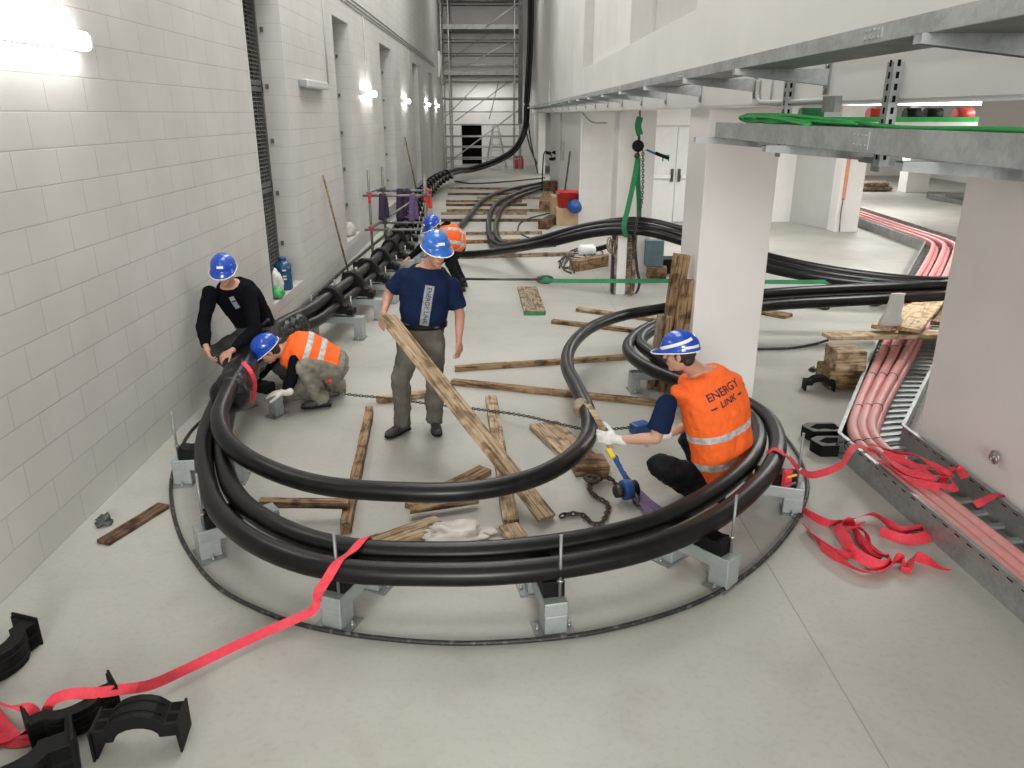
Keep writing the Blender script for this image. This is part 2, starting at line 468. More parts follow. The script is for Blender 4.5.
# columns and wall pieces under the beam
def pillar(nm, x0, x1, y0, y1, m='paint', z1=2.705):
    b = B(); span(b, x0, x1, y0, y1, 0, z1); return mk(nm, b, M[m], kind='structure', bevel=.012)
pillar('wall_pillar_1', 1.84, 2.49, 7.1, 7.82)
pillar('wall_pillar_2', 3.43, 4.15, 2.9, 5.78, 'paint', 3.12)
px0 = (2.767, 19.129, 0)
pillar('wall_pillar_3', 1.98, 2.60, 13.35, 13.95)                                  # carries the lever hoist
pillar('wall_pillar_4', 2.02, 2.95, 19.6, 26.5, 'blockx')
pillar('wall_pillar_5', XR+.02, XR+.35, 37.5, 42.5)
b = B(); span(b, 1.98, 2.02, 19.6, 31.2, 0, 2.7); span(b, 2.02, 3.0, 31.0, 31.2, 0, 2.7); mk('wall_panel', b, mat('pale grey panel', (.68, .685, .675), .5, var=.03), kind='structure')
b = B(); span(b, 3.0, 3.15, 31.0, 44, 0, 2.9); mk('wall_alcove', b, M['paint'], kind='structure')
# end wall on the right of the scaffold, with pale door
b = B(); span(b, 2.9, 9.2, 27.5, 27.8, 0, 3.12); mk('wall_far', b, M['paint'], kind='structure')
# return wall, its shade put into the grey colour, with white end post
pA, pB = V((6.6, 22.9, 0)), V((8.05, 18.75, 0))
b = B(); d = (pB-pA); n = V((d.y, -d.x, 0)).normalized()
add_box(b, (pA+pB)/2-n*.12+V((0, 0, 1.56)), (d.length, .24, 3.12), axes(d.normalized(), -n, V((0, 0, 1))))
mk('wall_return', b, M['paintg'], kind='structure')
pillar('wall_pillar_6', 7.95, 8.5, 18.35, 18.8, 'paint', 3.12)
b = B(); span(b, 8.02, 8.10, 18.335, 18.35, .75, 2.2); tag(mk('stripe_panel', b, M['stripe'], origin=(8.06, 18.34, .75)), 'narrow orange vertical strip fixed on the white end post at right', 'strip')
b = B(); add_tube(b, spline([(8.05, 18.33, .78), (8.03, 18.30, .4), (8.06, 18.31, .02)], 6), .012, 6); tag(mk('loose_cable', b, M['hose'], origin=(8.05, 18.33, 0)), 'short dark cable hanging under the orange strip of the white end post', 'cable')
pillar('wall_pillar_7', 14.5, 15.3, 28.0, 28.6, 'paint', 3.12)
b = B(); span(b, 2.9, 20, 36, 36.2, 0, 3.12); mk('wall_far_right', b, M['paint'], kind='structure')
b = B(); span(b, 19, 19.2, -4, 36, 0, 3.12); mk('wall_side', b, M['paint'], kind='structure')

# double doors beyond the sling
DY = 20.2
x0, x1, x2 = (3.897, 20.2, 0.562)[0], (4.478, 20.2, 0.561)[0], (5.085, 20.2, 0.56)[0]
dtop = (4.016, 20.2, 2.344)[2]
b = B(); span(b, x0-1.0, x0-.05, DY, DY+.2, 0, 3.12); span(b, x2+.05, x2+2.6, DY, DY+.2, 0, 3.12)
span(b, x0-.05, x2+.05, DY, DY+.2, dtop+.04, 3.12)
mk('wall_doors', b, M['paint'], kind='structure')
for i, (a, c, hx) in enumerate(((x0, x1, x1-.09), (x1, x2, x1+.09))):
    dr = thing('door_%d' % (i+1), '', '', ((a+c)/2, DY, 0)); del dr['label']; del dr['category']; dr['kind'] = 'structure'
    b = B(); span(b, a+.005, c-.005, DY-.01, DY+.05, .01, dtop); mk('door_leaf', b, M['door'], dr, kind='structure', bevel=.006)
    b = B(); s = 1 if i else -1
    span(b, hx-.03, hx+.03, DY-.09, DY-.01, 1.02, 1.34); mk('handle', b, M['darksteel'], dr, kind='structure', bevel=.012)
    b = B(); xa, xb = (a+.02, hx-.04) if i == 0 else (hx+.04, c-.02)
    span(b, xa, xb, DY-.08, DY-.02, 1.10, 1.2); mk('push_bar', b, M['white'], dr, kind='structure', bevel=.012)
    cx = (a+c)/2+(.02 if i == 0 else .1); b = B()
    span(b, cx-.09, cx+.09, DY-.016, DY-.010, 1.52, 1.68)
    mk('exit_sign', b, M['signg'], dr, kind='structure')
    b = B(); span(b, cx-.055, cx+.055, DY-.020, DY-.016, 1.52, 1.645); mk('exit_pictogram', b, M['door'], dr, kind='structure')
b = B(); span(b, x0-.05, x0, DY-.02, DY+.06, 0, dtop+.04); span(b, x2, x2+.05, DY-.02, DY+.06, 0, dtop+.04); span(b, x0-.05, x2+.05, DY-.02, DY+.06, dtop, dtop+.05)
mk('trim_2', b, M['paintg'], kind='structure')

# ------------------------------------------------------------------ camera, light
cam = bpy.data.cameras.new('camera'); co = bpy.data.objects.new('camera', cam); C.objects.link(co)
cam.sensor_fit = 'HORIZONTAL'; cam.sensor_width = 36; cam.lens = 770/1024*36; cam.clip_start = .05; cam.clip_end = 200
co.location = (0, 0, 2.65)
co.rotation_euler = (PI/2-math.atan(270/770), 0, -math.radians(.91))
S.camera = co

def area(loc, size, power, rot=(0, 0, 0), col=(1, .99, .965)):  # serves the overhead lights and the unseen fill lamps added below
    l = bpy.data.lights.new('ceiling_and_fill_light', 'AREA'); l.shape = 'RECTANGLE'; l.size, l.size_y = size; l.energy = power; l.color = col
    o = bpy.data.objects.new('ceiling_and_fill_light', l); C.objects.link(o); o.location = loc; o.rotation_euler = rot
for y, e in ((6.8, 190), (12, 260), (18, 210), (24, 200)): area((-.6, y, 8.6), (2.6, 3.5), e)
for x, y, e in ((5.2, 3.5, 40), (5.2, 9.5, 120), (4.2, 15.8, 85), (9.5, 13., 220), (10.5, 22., 220), (11, 5, 90), (5.5, 17.3, 70), (12.5, 30, 260), (5, 24, 50)): area((x, y, 3.08), (1.4, 1.4), e)
area((-.6, 37, 8.8), (2.0, 3), 100)
area((2.5, 34.5, 2.65), (.6, 2), 45)  # unseen lamp added to brighten the pale doorway wall
area((-.8, 42.6, 4.2), (2.4, 1.2), 60)  # unseen lamp added under the deck to light the lower end wall
area((.3, -10, 4.2), (5, 3), 1500, (math.radians(88), 0, math.radians(-3)))  # unseen fill lamp added behind the camera to whiten the pillar fronts
area((4.6, -2.6, 2.6), (1.6, 1.2), 40, (math.radians(85), 0, math.radians(8)))  # second unseen fill lamp added behind the camera, aimed forward at right
for y in (.6, -2.4): area((-2.7, y, 3.2), (.3, 1.6), 30, (0, -math.radians(96), 0))  # unseen lamps continuing the wall row, added to brighten the right pillar
w = bpy.data.worlds.new('world'); S.world = w; w.use_nodes = True
w.node_tree.nodes['Background'].inputs['Color'].default_value = (1, .98, .95, 1)
w.node_tree.nodes['Background'].inputs['Strength'].default_value = .42
S.view_settings.view_transform = 'Standard'; S.view_settings.look = 'None'; S.view_settings.exposure = 0; S.view_settings.gamma = 1

# wall luminaires with their conduit drops
def luminaire(y0, y1, z, label, lit=True, conduit=None):
    c = (WL, (y0+y1)/2, z)
    t = thing('wall_lamp', label, 'lamp', c, 'wall lamps along the block wall')
    b = B(); span(b, WL, WL+.045, y0, y1, z-.055, z+.055); mk('housing', b, M['pipe'], t, bevel=.01)
    b = B(); span(b, WL+.045, WL+.12, y0+.02, y1-.02, z-.06, z+.06); mk('diffuser', b, M['lamp'] if lit else M['lampoff'], t, bevel=.025)
    b = B()
    for y in (y0, y1): span(b, WL, WL+.11, y-.015, y+.02, z-.045, z+.045)
    mks('end_cap', b, M['white'] if lit else M['galvd'], t, bevel=.008)
    if conduit is not None:
        b = B()
        for dy in (-.02, .02): add_bar(b, (WL+.010, conduit+dy, z+.05), (WL+.010, conduit+dy, 4.63), .011, 6)
        tag(mk('conduit_pipe', b, M['pipe'], origin=(WL, conduit, z)), 'grey conduit drop on block wall above the '+label.split(' wall')[0]+' lamp', 'pipe', 'conduit drops to the wall lamps')
luminaire(4.05, 5.74, 3.11, 'nearest lit wall lamp, large glowing tube at upper left', True, 5.6)
luminaire(11.9, 13.4, 3.07, 'unlit grey wall lamp between the first two wall recesses', False, 13.9)
luminaire(17.1, 18.6, 3.07, 'second lit wall lamp, between the second and third wall recesses', True, 17.9)
luminaire(24.2, 25.6, 3.02, 'third lit wall lamp, just past the third wall recess', True, 26.6)
luminaire(31.6, 33., 3.0, 'fourth lit wall lamp, small and far along the wall', True, None)
luminaire(36.5, 37.8, 3.0, 'farthest lit wall lamp, closest to the scaffold tower', True, None)
for k, dz in enumerate((0, .06, .14)):
    b = B(); add_bar(b, (WL+.013, -3, 4.62+dz), (WL+.013, 37, 4.62+dz), .014, 6)
    tag(mk('conduit_pipe', b, M['pipe'], origin=(WL, 17, 4.62+dz)), ['lowest', 'middle', 'highest'][k]+' of the long grey conduits running along the block wall', 'pipe', 'long conduits on the block wall')

# ------------------------------------------------------------------ heavy black cables
CR = .0645
Lbase = [(1.45, 38.3, 12.0), (1.45, 38.3, 6.), (1.305, 38.2, 3.265), (1.206, 37.8, 2.034), (0.726, 37, 1.086), (-0.104, 36.2, 0.601), (-1.199, 35, 0.311), (-1.72, 32.4, .42), (-2.1, 30, .42), (-2.28, 27.5, .42),
         (-2.30, 24.5, .42), (-2.24, 21.4, .42), (-2.07, 18.1, .42), (-1.86, 14.6, .42), (-1.90, 12.0, .42), (-2.0, 10.2, .42), (-2.13, 9.0, .42), (-2.22, 8.2, .42)]
Ls = spline(Lbase, 10)
def offs(path, lat, up):
    out = []
    for i, p in enumerate(path):
        d = (path[min(i+1, len(path)-1)]-path[max(i-1, 0)]).normalized()
        s = d.cross(V((0, 0, 1)))
        s = s.normalized() if s.length > .2 else V((1, 0, 0))
        out.append(p+s*lat+s.cross(d).normalized()*up)
    return out
ringO = [(-2.367, 6.346, 0.42), (-2.283, 5.601, 0.36), (-2.082, 4.954, 0.36), (-1.791, 4.316, 0.36), (-1.498, 3.936, 0.36), (-1.155, 3.676, 0.36), (-0.804, 3.543, 0.36), (-0.403, 3.508, 0.36), (-0.008, 3.512, 0.36), (0.424, 3.591, 0.36), (0.831, 3.747, 0.36),
         (1.257, 4.043, 0.36), (1.62, 4.438, 0.36), (1.904, 4.857, 0.36), (2.069, 5.276, 0.36), (2.125, 5.699, 0.36), (2.034, 6.041, 0.36), (1.853, 6.317, 0.36), (1.589, 6.645, 0.36), (1.393, 7.033, 0.36), (1.312, 7.497, 0.36), (1.421, 7.976, 0.36), (1.738, 8.511, 0.36), (2.316, 9.112, 0.36),
         (3.348, 9.477, 0.42), (4.405, 9.448, 0.5), (5.674, 9.57, 0.52), (7.4, 10.2, .45), (9, 10.0, .3)]
ringI = [(-2.272, 6.292, 0.42), (-2.151, 5.599, 0.36), (-1.93, 4.918, 0.36), (-1.641, 4.353, 0.36), (-1.238, 3.954, 0.36), (-0.844, 3.763, 0.36), (-0.422, 3.715, 0.36), (-0.007, 3.729, 0.36), (0.447, 3.828, 0.36), (0.881, 4.013, 0.36),
         (1.298, 4.347, 0.36), (1.648, 4.749, 0.36), (1.878, 5.15, 0.36), (1.984, 5.533, 0.36), (1.953, 5.879, 0.36), (1.79, 6.142, 0.36), (1.665, 6.906, 0.36), (1.534, 7.424, 0.36), (1.485, 7.784, 0.36), (1.59, 8.133, 0.36), (1.821, 8.465, 0.36), (2.237, 8.558, 0.44),
         (3.144, 8.88, 0.5), (4.184, 8.951, 0.54), (5.415, 9.112, 0.56), (7.4, 9.9, .5), (9, 9.8, .3)]
ringS = [(-2.235, 6.254, 0.56), (-2.156, 5.711, 0.56), (-2.068, 5.281, 0.53), (-1.872, 4.916, 0.49), (-1.564, 4.643, 0.45), (-1.163, 4.474, 0.4), (-0.637, 4.369, 0.4), (-0.196, 4.375, 0.4), (0.19, 4.539, 0.4), (0.471, 4.843, 0.4), (0.644, 5.225, 0.4), (0.684, 5.606, 0.44), (0.654, 6.19, 0.44), (0.633, 6.953, 0.4),
         (0.74, 7.622, 0.4), (1.028, 8.33, 0.4), (1.481, 8.868, 0.4), (1.903, 8.914, 0.46), (2.401, 9.013, 0.52), (3.198, 9.079, 0.6), (4.26, 9.16, 0.64), (5.488, 9.279, 0.66), (7.4, 10.35, .58), (9, 10.2, .4)]
def cable(path, label, group=None, r=CR, m='cable', seg=14, step=.09):
    p = resample(path, step); b = B(); add_tube(b, p, r, seg)
    o = mk('power_cable', b, M[m], origin=p[len(p)//2], smooth=True)
    return tag(o, label, 'cable', group)
KG = 'black power cables of the turning loop'
cable(offs(Ls, -.085, -.0)[:-12]+spline([offs(Ls, -.085, 0)[-12]]+[offs(Ls, -.085, 0)[-6], V((-2.40, 7.7, .43))]+ringO, 8), 'outermost thick black cable of the floor loop, lying on the front stands', KG)
cable(offs(Ls, .075, 0)[:-12]+spline([offs(Ls, .075, 0)[-12]]+[offs(Ls, .075, 0)[-6], V((-2.26, 7.7, .44))]+ringI, 8), 'thick black cable lying just inside the outermost one of the floor loop', KG)
cable(offs(Ls, -.005, .13)[:-12]+spline([offs(Ls, -.005, .13)[-12]]+[offs(Ls, -.005, .13)[-6], V((-2.32, 7.7, .57))]+ringS, 8), 'innermost single black cable of the loop, pulled in by the chain hoist', KG)

# the second run of cables: from the far doorway, round a bend and over the white post
tail = [(2.933, 11.9, 0.846), (3.893, 11.2, 0.6), (4.953, 10.7, 0.46), (6.181, 10.45, 0.409), (7.4, 10.7, .5), (9, 10.6, .4)]
tail2 = [(2.951, 12, 0.924), (3.935, 11.35, 0.662), (5.012, 10.85, 0.502), (6.259, 10.6, 0.434), (7.4, 10.95, .5), (9, 10.8, .4)]
tail3 = [(2.915, 11.8, 0.77), (3.85, 11.05, 0.54), (4.894, 10.55, 0.42), (6.1, 10.3, 0.399), (7.4, 10.5, .45), (9, 10.4, .3)]
c1 = [(2.3, 32.23, 0.1), (0.96, 29.718, 0.1), (0.019, 27.377, 0.1), (-0.543, 24.461, 0.1), (-0.791, 20.952, 0.1), (-0.993, 18.132, 0.1), (-1.083, 16.223, 0.12), (-1.032, 15.097, 0.14), (-0.793, 14.287, 0.2), (-0.265, 13.801, 0.3), (0.647, 12.4, 0.681), (1.397, 12, 0.958), (2.123, 11.75, 1.051)]+tail
c2 = [(2.216, 31.03, 0.1), (1.101, 28.491, 0.1), (0.277, 25.67, 0.1), (-0.162, 23.078, 0.1), (-0.27, 19.914, 0.1), (-0.242, 17.658, 0.12), (-0.161, 16.214, 0.14), (0.045, 15.191, 0.2), (0.737, 12.6, 0.746), (1.412, 12.15, 0.999), (2.146, 11.9, 1.106)]+tail2
c3 = [(2.153, 30.131, 0.1), (1.248, 27.725, 0.1), (0.493, 25.041, 0.1), (0.071, 22.564, 0.1), (-0.066, 19.911, 0.1), (-0.084, 17.814, 0.12), (-0.015, 16.347, 0.14), (0.202, 15.186, 0.22), (0.772, 12.35, 0.696), (1.463, 11.9, 0.926), (2.109, 11.65, 0.991)]+tail3
KG2 = 'cables of the far run lifted by the green sling'
cable(spline(c1, 8), 'black cable of the slung run making the widest bend over the far battens', KG2)
cable(spline(c2, 8), 'black cable of the slung run, left one of the two tight bends', KG2)
cable(spline(c3, 8), 'black cable of the slung run, right one of the two tight bends', KG2)

# black cleats holding the three cables along the block wall, on steel stands
def outline_cleat(w=.37, h=.235):
    pts = []
    for k in range(13):
        a = PI*k/12
        pts.append((math.cos(a)*w*.44, .02+math.sin(a)*(h-.02)))
    return [(w/2+.03, -.10), (w/2+.03, .0)]+pts+[(-w/2-.03, .0), (-w/2-.03, -.10)]
cl = thing('cable_cleat', 'x', 'cleat', (0, 0, 0))
b = B(); add_prism(b, outline_cleat(), .13, (0, 0, 0), (1, 0, 0), (0, 0, 1), (0, 1, 0))
for k in (-1, 1): span(b, k*.25-.04, k*.25+.04, -.09, .09, -.11, -.03)
mk('clamp_body', b, M['plastic'], cl, bevel=.008)
b = B()
for k in (-1, 1): add_bar(b, (k*.25, 0, -.03), (k*.25, 0, .12), .012, 6)
mks('clamp_bolt', b, M['steel'], cl)
cs = []; acc = 0; Lr = list(reversed(Ls))
p = resample(Lr, .02); y0 = 9.35; nxt = y0; k = 0
for i, q in enumerate(p):
    if q.z > .425: break
    if i > 2 and ((q.y >= nxt and q.x < -2.0) or (q.x >= -2.0 and k and (q-cs[-1][0]).length > .95)):
        d = (p[i+1]-p[i-1]).normalized(); cs.append((q.copy(), math.atan2(d.y, d.x)-PI/2)); k += 1; nxt = q.y+(1.02 if q.y < 14 else .95)
def ordinal(n): return ['first', 'second', 'third', 'fourth', 'fifth', 'sixth', 'seventh', 'eighth', 'ninth', 'tenth', 'eleventh', 'twelfth', 'thirteenth', 'fourteenth', 'fifteenth', 'sixteenth', 'seventeenth', 'eighteenth', 'nineteenth', 'twentieth', 'twenty-first', 'twenty-second', 'twenty-third', 'twenty-fourth', 'twenty-fifth', 'twenty-sixth', 'twenty-seventh', 'twenty-eighth', 'twenty-ninth', 'thirtieth', 'thirty-first', 'thirty-second', 'thirty-third'][n]
for i, (q, a) in enumerate(cs):
    lab = 'black cable cleat, %s along the block-wall cables from the kneeling worker' % ordinal(i)
    o = cl if i == 0 else dup(cl, q)
    o.location = (q.x, q.y, q.z); o.rotation_euler = (0, 0, a); o['label'] = lab; o['group'] = 'cleats on the wall cables'

# steel stand: inverted U with feet, black pad and threaded rod
def make_stand(L=.52, H=.205, w=.13, pad=True, rod=True, padx=.10, rodh=.38):
    t = thing('cable_stand', 'x', 'stand', (0, 0, 0))
    b = B(); span(b, 0, L, -w/2, w/2, H-.085, H); mk('crossbar', b, M['galvl'], t, bevel=.006)
    for x in (w/2, L-w/2):
        b = B(); span(b, x-w/2, x+w/2, -w/2+.003, w/2-.003, .008, H-.08)
        lg = mk('leg', b, M['galvl'], t, bevel=.006)
        b = B(); span(b, x-w/2-.01, x+w/2+.01, -w/2-.045, w/2+.045, 0, .01); mk('foot_plate', b, M['galvd'], lg)
        b = B()
        for k in (-1, 1): add_lathe(b, [(.012, .01), (.012, .022), (.006, .022), (.006, .04)], (x, k*(w/2+.025), 0), seg=8)
        mks('anchor_bolt', b, M['steel'], lg)
    if pad:
        b = B(); x = padx
        add_prism(b, [(-.075, 0), (.075, 0), (.065, .09), (.04, .09), (.0, .085), (-.04, .095), (-.07, .095)], .12, (x+.03, 0, H), (1, 0, 0), (0, 0, 1), (0, 1, 0))
        span(b, x+.10, x+.24, -.055, .055, H, H+.088)
        mk('rubber_pad', b, M['plastic'], t, bevel=.006)
    if rod:
        b = B(); add_bar(b, (padx-.05, -.03, H), (padx-.05, -.03, H+rodh), .009, 8); mk('threaded_rod', b, M['galvd'], t)
        b = B(); add_lathe(b, [(.02, H+.10), (.02, H+.115)], (padx-.05, -.03, 0), seg=6); mk('nut', b, M['steel'], t)
    return t
RC = V((-.12, 5.55, 0))
st = make_stand()
def stand(u_xy, label, aim=None, first=False, extra=0):
    p = V((u_xy[0], u_xy[1], 0)); d = ((V(aim) if aim else RC)-p); a = math.atan2(d.y, d.x)+extra
    o = st if first else dup(st, p)
    o.location = p; o.rotation_euler = (0, 0, a); o['label'] = label; o['group'] = 'steel stands under the cable loop'
    return o
stand((-0.924, 3.527, 0), 'pale steel stand under the front of the loop, with the red strap tied to it', first=True)
stand((0.292, 3.456, 0), 'pale steel stand with upright rod at the middle front of the loop')
stand((1.365, 3.884, 0), 'pale steel stand with tall rod at right front of the loop')
stand((-1.912, 4.262, 0), 'pale steel stand under left side of the loop, beside the dark plank')
stand((-2.472, 5.337, 0), 'pale steel stand at the left of the loop nearest the block wall')
stand((2.116, 4.795, 0), 'pale steel stand at right of the loop, strapped with the red buckle')
# stand behind the squatting worker and the stands along the wall
s2 = make_stand(.5, .21, .10, True, False, .14)
s2.location = (1.303, 7.323, 0); s2.rotation_euler = (0, 0, .1); s2['label'] = 'grey steel stand under the cable bend, behind the squatting worker'; s2['group'] = 'steel stands under the cable loop'
o = dup(s2, (-2.042, 6.691, 0)); o.rotation_euler = (0, 0, 2.6); o['label'] = 'pale steel stand beneath the gloved hand of the kneeling worker'; o['group'] = 'steel stands under the cable loop'
s3 = make_stand(.72, .285, .12, False, False)
for i, (q, a) in enumerate(cs[:14]):
    o = s3 if i == 0 else dup(s3, q)
    d = V((math.cos(a), math.sin(a), 0))
    o.location = V((q.x, q.y, 0))+d*.40; o.rotation_euler = (0, 0, a+PI); o['label'] = 'grey steel stand carrying the %s black cleat along the block wall' % ordinal(i); o['group'] = 'steel stands along the block wall'

# thin dusty hose lying round the loop
hz = .014
hp = spline([(-2.62, 8.2, hz), (-2.66, 7.2, hz), (-2.728, 6.333, 0.014), (-2.593, 5.611, 0.014), (-2.439, 5.145, 0.014), (-2.17, 4.59, 0.014), (-1.9, 4.183, 0.014), (-1.64, 3.891, 0.014), (-1.294, 3.655, 0.014), (-0.986, 3.518, 0.014), (-0.649, 3.436, 0.014), (-0.274, 3.389, 0.014), (0.096, 3.4, 0.014), (0.475, 3.46, 0.014), (0.881, 3.603, 0.014), (1.242, 3.805, 0.014), (1.609, 4.127, 0.014), (1.967, 4.564, 0.014), (2.218, 4.977, 0.014), (2.335, 5.267, 0.014), (2.434, 5.722, 0.014), (2.469, 6.25, 0.014)], 8)
b = B(); add_tube(b, hp, .0135, 8); tag(mk('floor_hose', b, M['hose'], origin=hp[len(hp)//2], smooth=True), 'thin dusty black hose lying in a wide circle round the cable loop', 'hose')
hp = spline([(-3.224, 8.941, 0.03), (-3.272, 10.35, 0.03), (-2.892, 10.928, 0.03), (-2.822, 11.784, 0.03), (-2.791, 13.838, 0.03), (-2.684, 16.688, 0.03), (-2.593, 19.352, 0.03), (-2.914, 24.026, 0.03), (-3.194, 28.944, 0.03)], 8)
hp = [V((max(p.x, WL+.04), p.y, .03)) for p in hp]
b = B(); add_tube(b, hp, .028, 8); tag(mk('wall_hose', b, M['hose'], origin=hp[len(hp)//2], smooth=True), 'dark hose running along the foot of the block wall past the broom', 'hose')
b = B(); add_tube(b, spline([(3.044, 8.708, 0.02), (3.45, 8.742, 0.02), (3.813, 8.906, 0.02), (3.995, 8.974, 0.05)], 8), .016, 8); tag(mk('thin_cable', b, M['hose'], origin=(3.45, 8.742, 0.02), smooth=True), 'thin black cable on the floor between white pillar and wooden blocks', 'cable')
hp = spline([(-1.846, 33.053, 0.02), (-1.179, 31.821, 0.02), (-0.38, 32.046, 0.02), (0.649, 33.013, 0.02), (1.987, 34.583, 0.02)], 8)
b = B(); add_tube(b, hp, .035, 8); tag(mk('thin_cable', b, M['hose'], origin=hp[5], smooth=True), 'dark cable lying across the floor in front of the scaffold tower', 'cable')

# joint wrapping and black pipe foil at the kneeling workers
b = B()
pp = spline([(-2.22, 8.25, .46), (-2.30, 7.9, .46), (-2.38, 7.5, .47), (-2.269, 6.277, 0.48), (-2.206, 5.905, 0.48)], 8)
add_tube(b, pp, [.14+.014*math.sin(i*1.7)+.010*math.sin(i*4.1) for i in range(len(pp))], 18)
tag(mk('foil_wrap', b, M['wrap'], origin=pp[8], smooth=True), 'wrinkled black foil wrapped round the cables between the two kneeling workers', 'wrap')
b = B(); pp = spline([(-2.188, 6.276, 0.66), (-2.1, 6.186, 0.6), (-2.102, 6.254, 0.46), (-2.167, 6.32, 0.28)], 6)
add_ribbon(b, pp, .035, side=(1, .3, 0)); tag(mk('orange_strap', b, M['red'], origin=pp[0]), 'short orange strap hanging over the wrapped cable joint', 'strap')

# ------------------------------------------------------------------ cable trays on the right
def tray(name, x0, x1, y0, y1, z0, z1, label, m='galv', step=.3):
    t = thing(name, label, 'cable tray', ((x0+x1)/2, y0, z0))
    for x, s in ((x0, 1), (x1, -1)):
        b = B(); span(b, x-.002, x+.002, y0, y1, z0, z1); span(b, x, x+s*.022, y0, y1, z1-.003, z1); span(b, x, x+s*.022, y0, y1, z0, z0+.003)
        y = y0+1.9
        while y < y1:
            span(b, x-.005, x+.004, y-.07, y+.07, z0+.012, z1-.012)
            for yy_ in (-.05, -.015, .015, .05):
                for zz in (.3, .7): add_ell(b, (x-.006, y+yy_, z0+(z1-z0)*zz), (.005, 0, 0), (0, .006, 0), (0, 0, .006), 6, 4)
            y += 3.
        mk('side_rail', b, M[m], t)
    b = B(); y = y0+.1
    while y < y1: span(b, x0, x1, y-.02, y+.02, z0+.004, z0+.02); y += step
    mk('rung_grating', b, M[m], t)
    b = B(); span(b, x0, x1, y0, y1, z0-.002, z0+.002); mk('bottom_plate', b, M['galvd'], t)
    return t
tray('cable_tray', 1.3, 1.60, 1.0, 38.2, 2.883, 2.94, 'long galvanised cable tray bracketed to the white beam, highest on right')
tray('cable_tray', 1.40, 1.76, 1.2, 5.22, 2.51, 2.60, 'lower galvanised cable tray hung on posts, green wire coiled on its end')
def arm(tip, root, y, ztop, h0=.03, h1=.085, w=.045):
    """cantilever arm tapering to its tip along X"""
    b = B()
    for yy_ in (y-w/2, y+w/2):
        add_prism(b, [(tip, ztop), (root, ztop), (root, ztop-h1), (tip, ztop-h0)], .004, (0, yy_, 0), (1, 0, 0), (0, 0, 1), (0, 1, 0))
    span(b, tip, root, y-w/2, y+w/2, ztop-.004, ztop)
    span(b, tip, tip+.004, y-w/2, y+w/2, ztop-h0, ztop)
    return b
ay = [2.55, 3.5+1.0, 5.75, 7.3, 8.8, 10.3, 11.9, 13.5, 15.2, 17, 19, 21, 23, 25.5, 28, 31, 34]
proto = None
for i, y in enumerate(ay):
    lab = 'galvanised bracket under the long upper tray, %s from the right edge' % ordinal(i)
    if proto is None:
        t = proto = thing('tray_bracket', lab, 'bracket', (XR, 0, 2.86), 'brackets under the upper tray')
        mk('arm', arm(1.28, XR-.006, 0, 2.882), M['galv'], t)
        b = B(); span(b, XR-.008, XR, -.035, .035, 2.75, 2.92); mk('wall_plate', b, M['galvd'], t)
        b = B()
        for z in (2.77, 2.90): add_lathe(b, [(.012, 0), (.012, .012)], (XR-.008, 0, z), (-1, 0, 0), 6)
        mks('bolt', b, M['steel'], t)
        t.location = (XR, y, 2.86)
    else: dup(proto, (XR, y, 2.86), label=lab)
for i, y in enumerate((2.35, 3.70, 5.02)):
    t = thing('hanger_post', ['slotted steel post of the lower tray, nearest the right edge', 'slotted steel post of the lower tray, standing clear at its middle', 'slotted steel post of the lower tray beside the coiled green wire'][i], 'post', (XR, y, 2.43), 'hanger posts of the lower tray')
    b = B()
    span(b, XR-.045, XR-.041, y-.03, y+.03, 2.42, 2.87)
    for s in (-1, 1): span(b, XR-.045, XR, y+s*.03-.002, y+s*.03+.002, 2.42, 2.87)
    mk('channel', b, M['galv'], t)
    b = B(); z = 2.45
    while z < 2.85: span(b, XR-.0465, XR-.0445, y-.008, y+.008, z, z+.028); span(b, XR-.03, XR-.016, y-.0335, y-.031, z, z+.028); z += .05
    mk('slot_pattern', b, M['darkgap'], t)
    ya = (2.58, 3.93, 5.35)[i]; tip = 1.30; t2 = thing('tray_bracket', ['lower tray bracket nearest the right edge, square tip showing', 'lower tray bracket on the middle hanger post', 'lower tray bracket farthest back, tip past the tray end'][i], 'bracket', (XR, y, 2.5), 'brackets under the lower tray')
    mk('arm', arm(tip, XR+.06, ya, 2.505, .03, .075, .05), M['galv'], t2)
    b = B(); span(b, XR+.06, XR+.068, ya-.04, ya+.04, 2.38, 2.53); mk('wall_plate', b, M['galvd'], t2)
    b = B(); span(b, XR-.012, XR+.062, min(y, ya)-.03, max(y, ya)+.03, 2.425, 2.45); mk('link_plate', b, M['galvd'], t2)
# conduits under the beam
b = B(); pp = spline([(1.785, 5.65, 2.87), (1.785, 5.65, 2.78), (1.785, 5.6, 2.735), (1.785, 5.45, 2.722), (1.785, 5.3, 2.72), (1.785, 4.6, 2.72), (1.785, 4.4, 2.72)], 6)
add_tube(b, pp, .016, 8); add_bar(b, (1.79, 5.38, 2.74), (1.79, 5.38, 2.87), .006, 6)
tag(mk('conduit_pipe', b, M['pipe'], origin=pp[0], smooth=True), 'grey conduit bending along the beam above the coiled green wire', 'pipe')
b = B(); span(b, 1.765, 1.80, 4.28, 4.45, 2.66, 2.74); tag(mk('junction_box', b, M['galvd'], origin=(1.78, 4.36, 2.7)), 'dark junction box on the beam end of the grey conduit', 'box')
b = B(); pp = spline([(1.85, 19.942, 2.971), (1.9, 18.675, 2.693), (1.95, 17.042, 2.492), (2, 15.039, 2.493)], 6); add_tube(b, pp, .02, 8); tag(mk('conduit_pipe', b, M['pipe'], origin=pp[0]), 'grey conduit curving down from the upper tray to the block pillar', 'pipe')
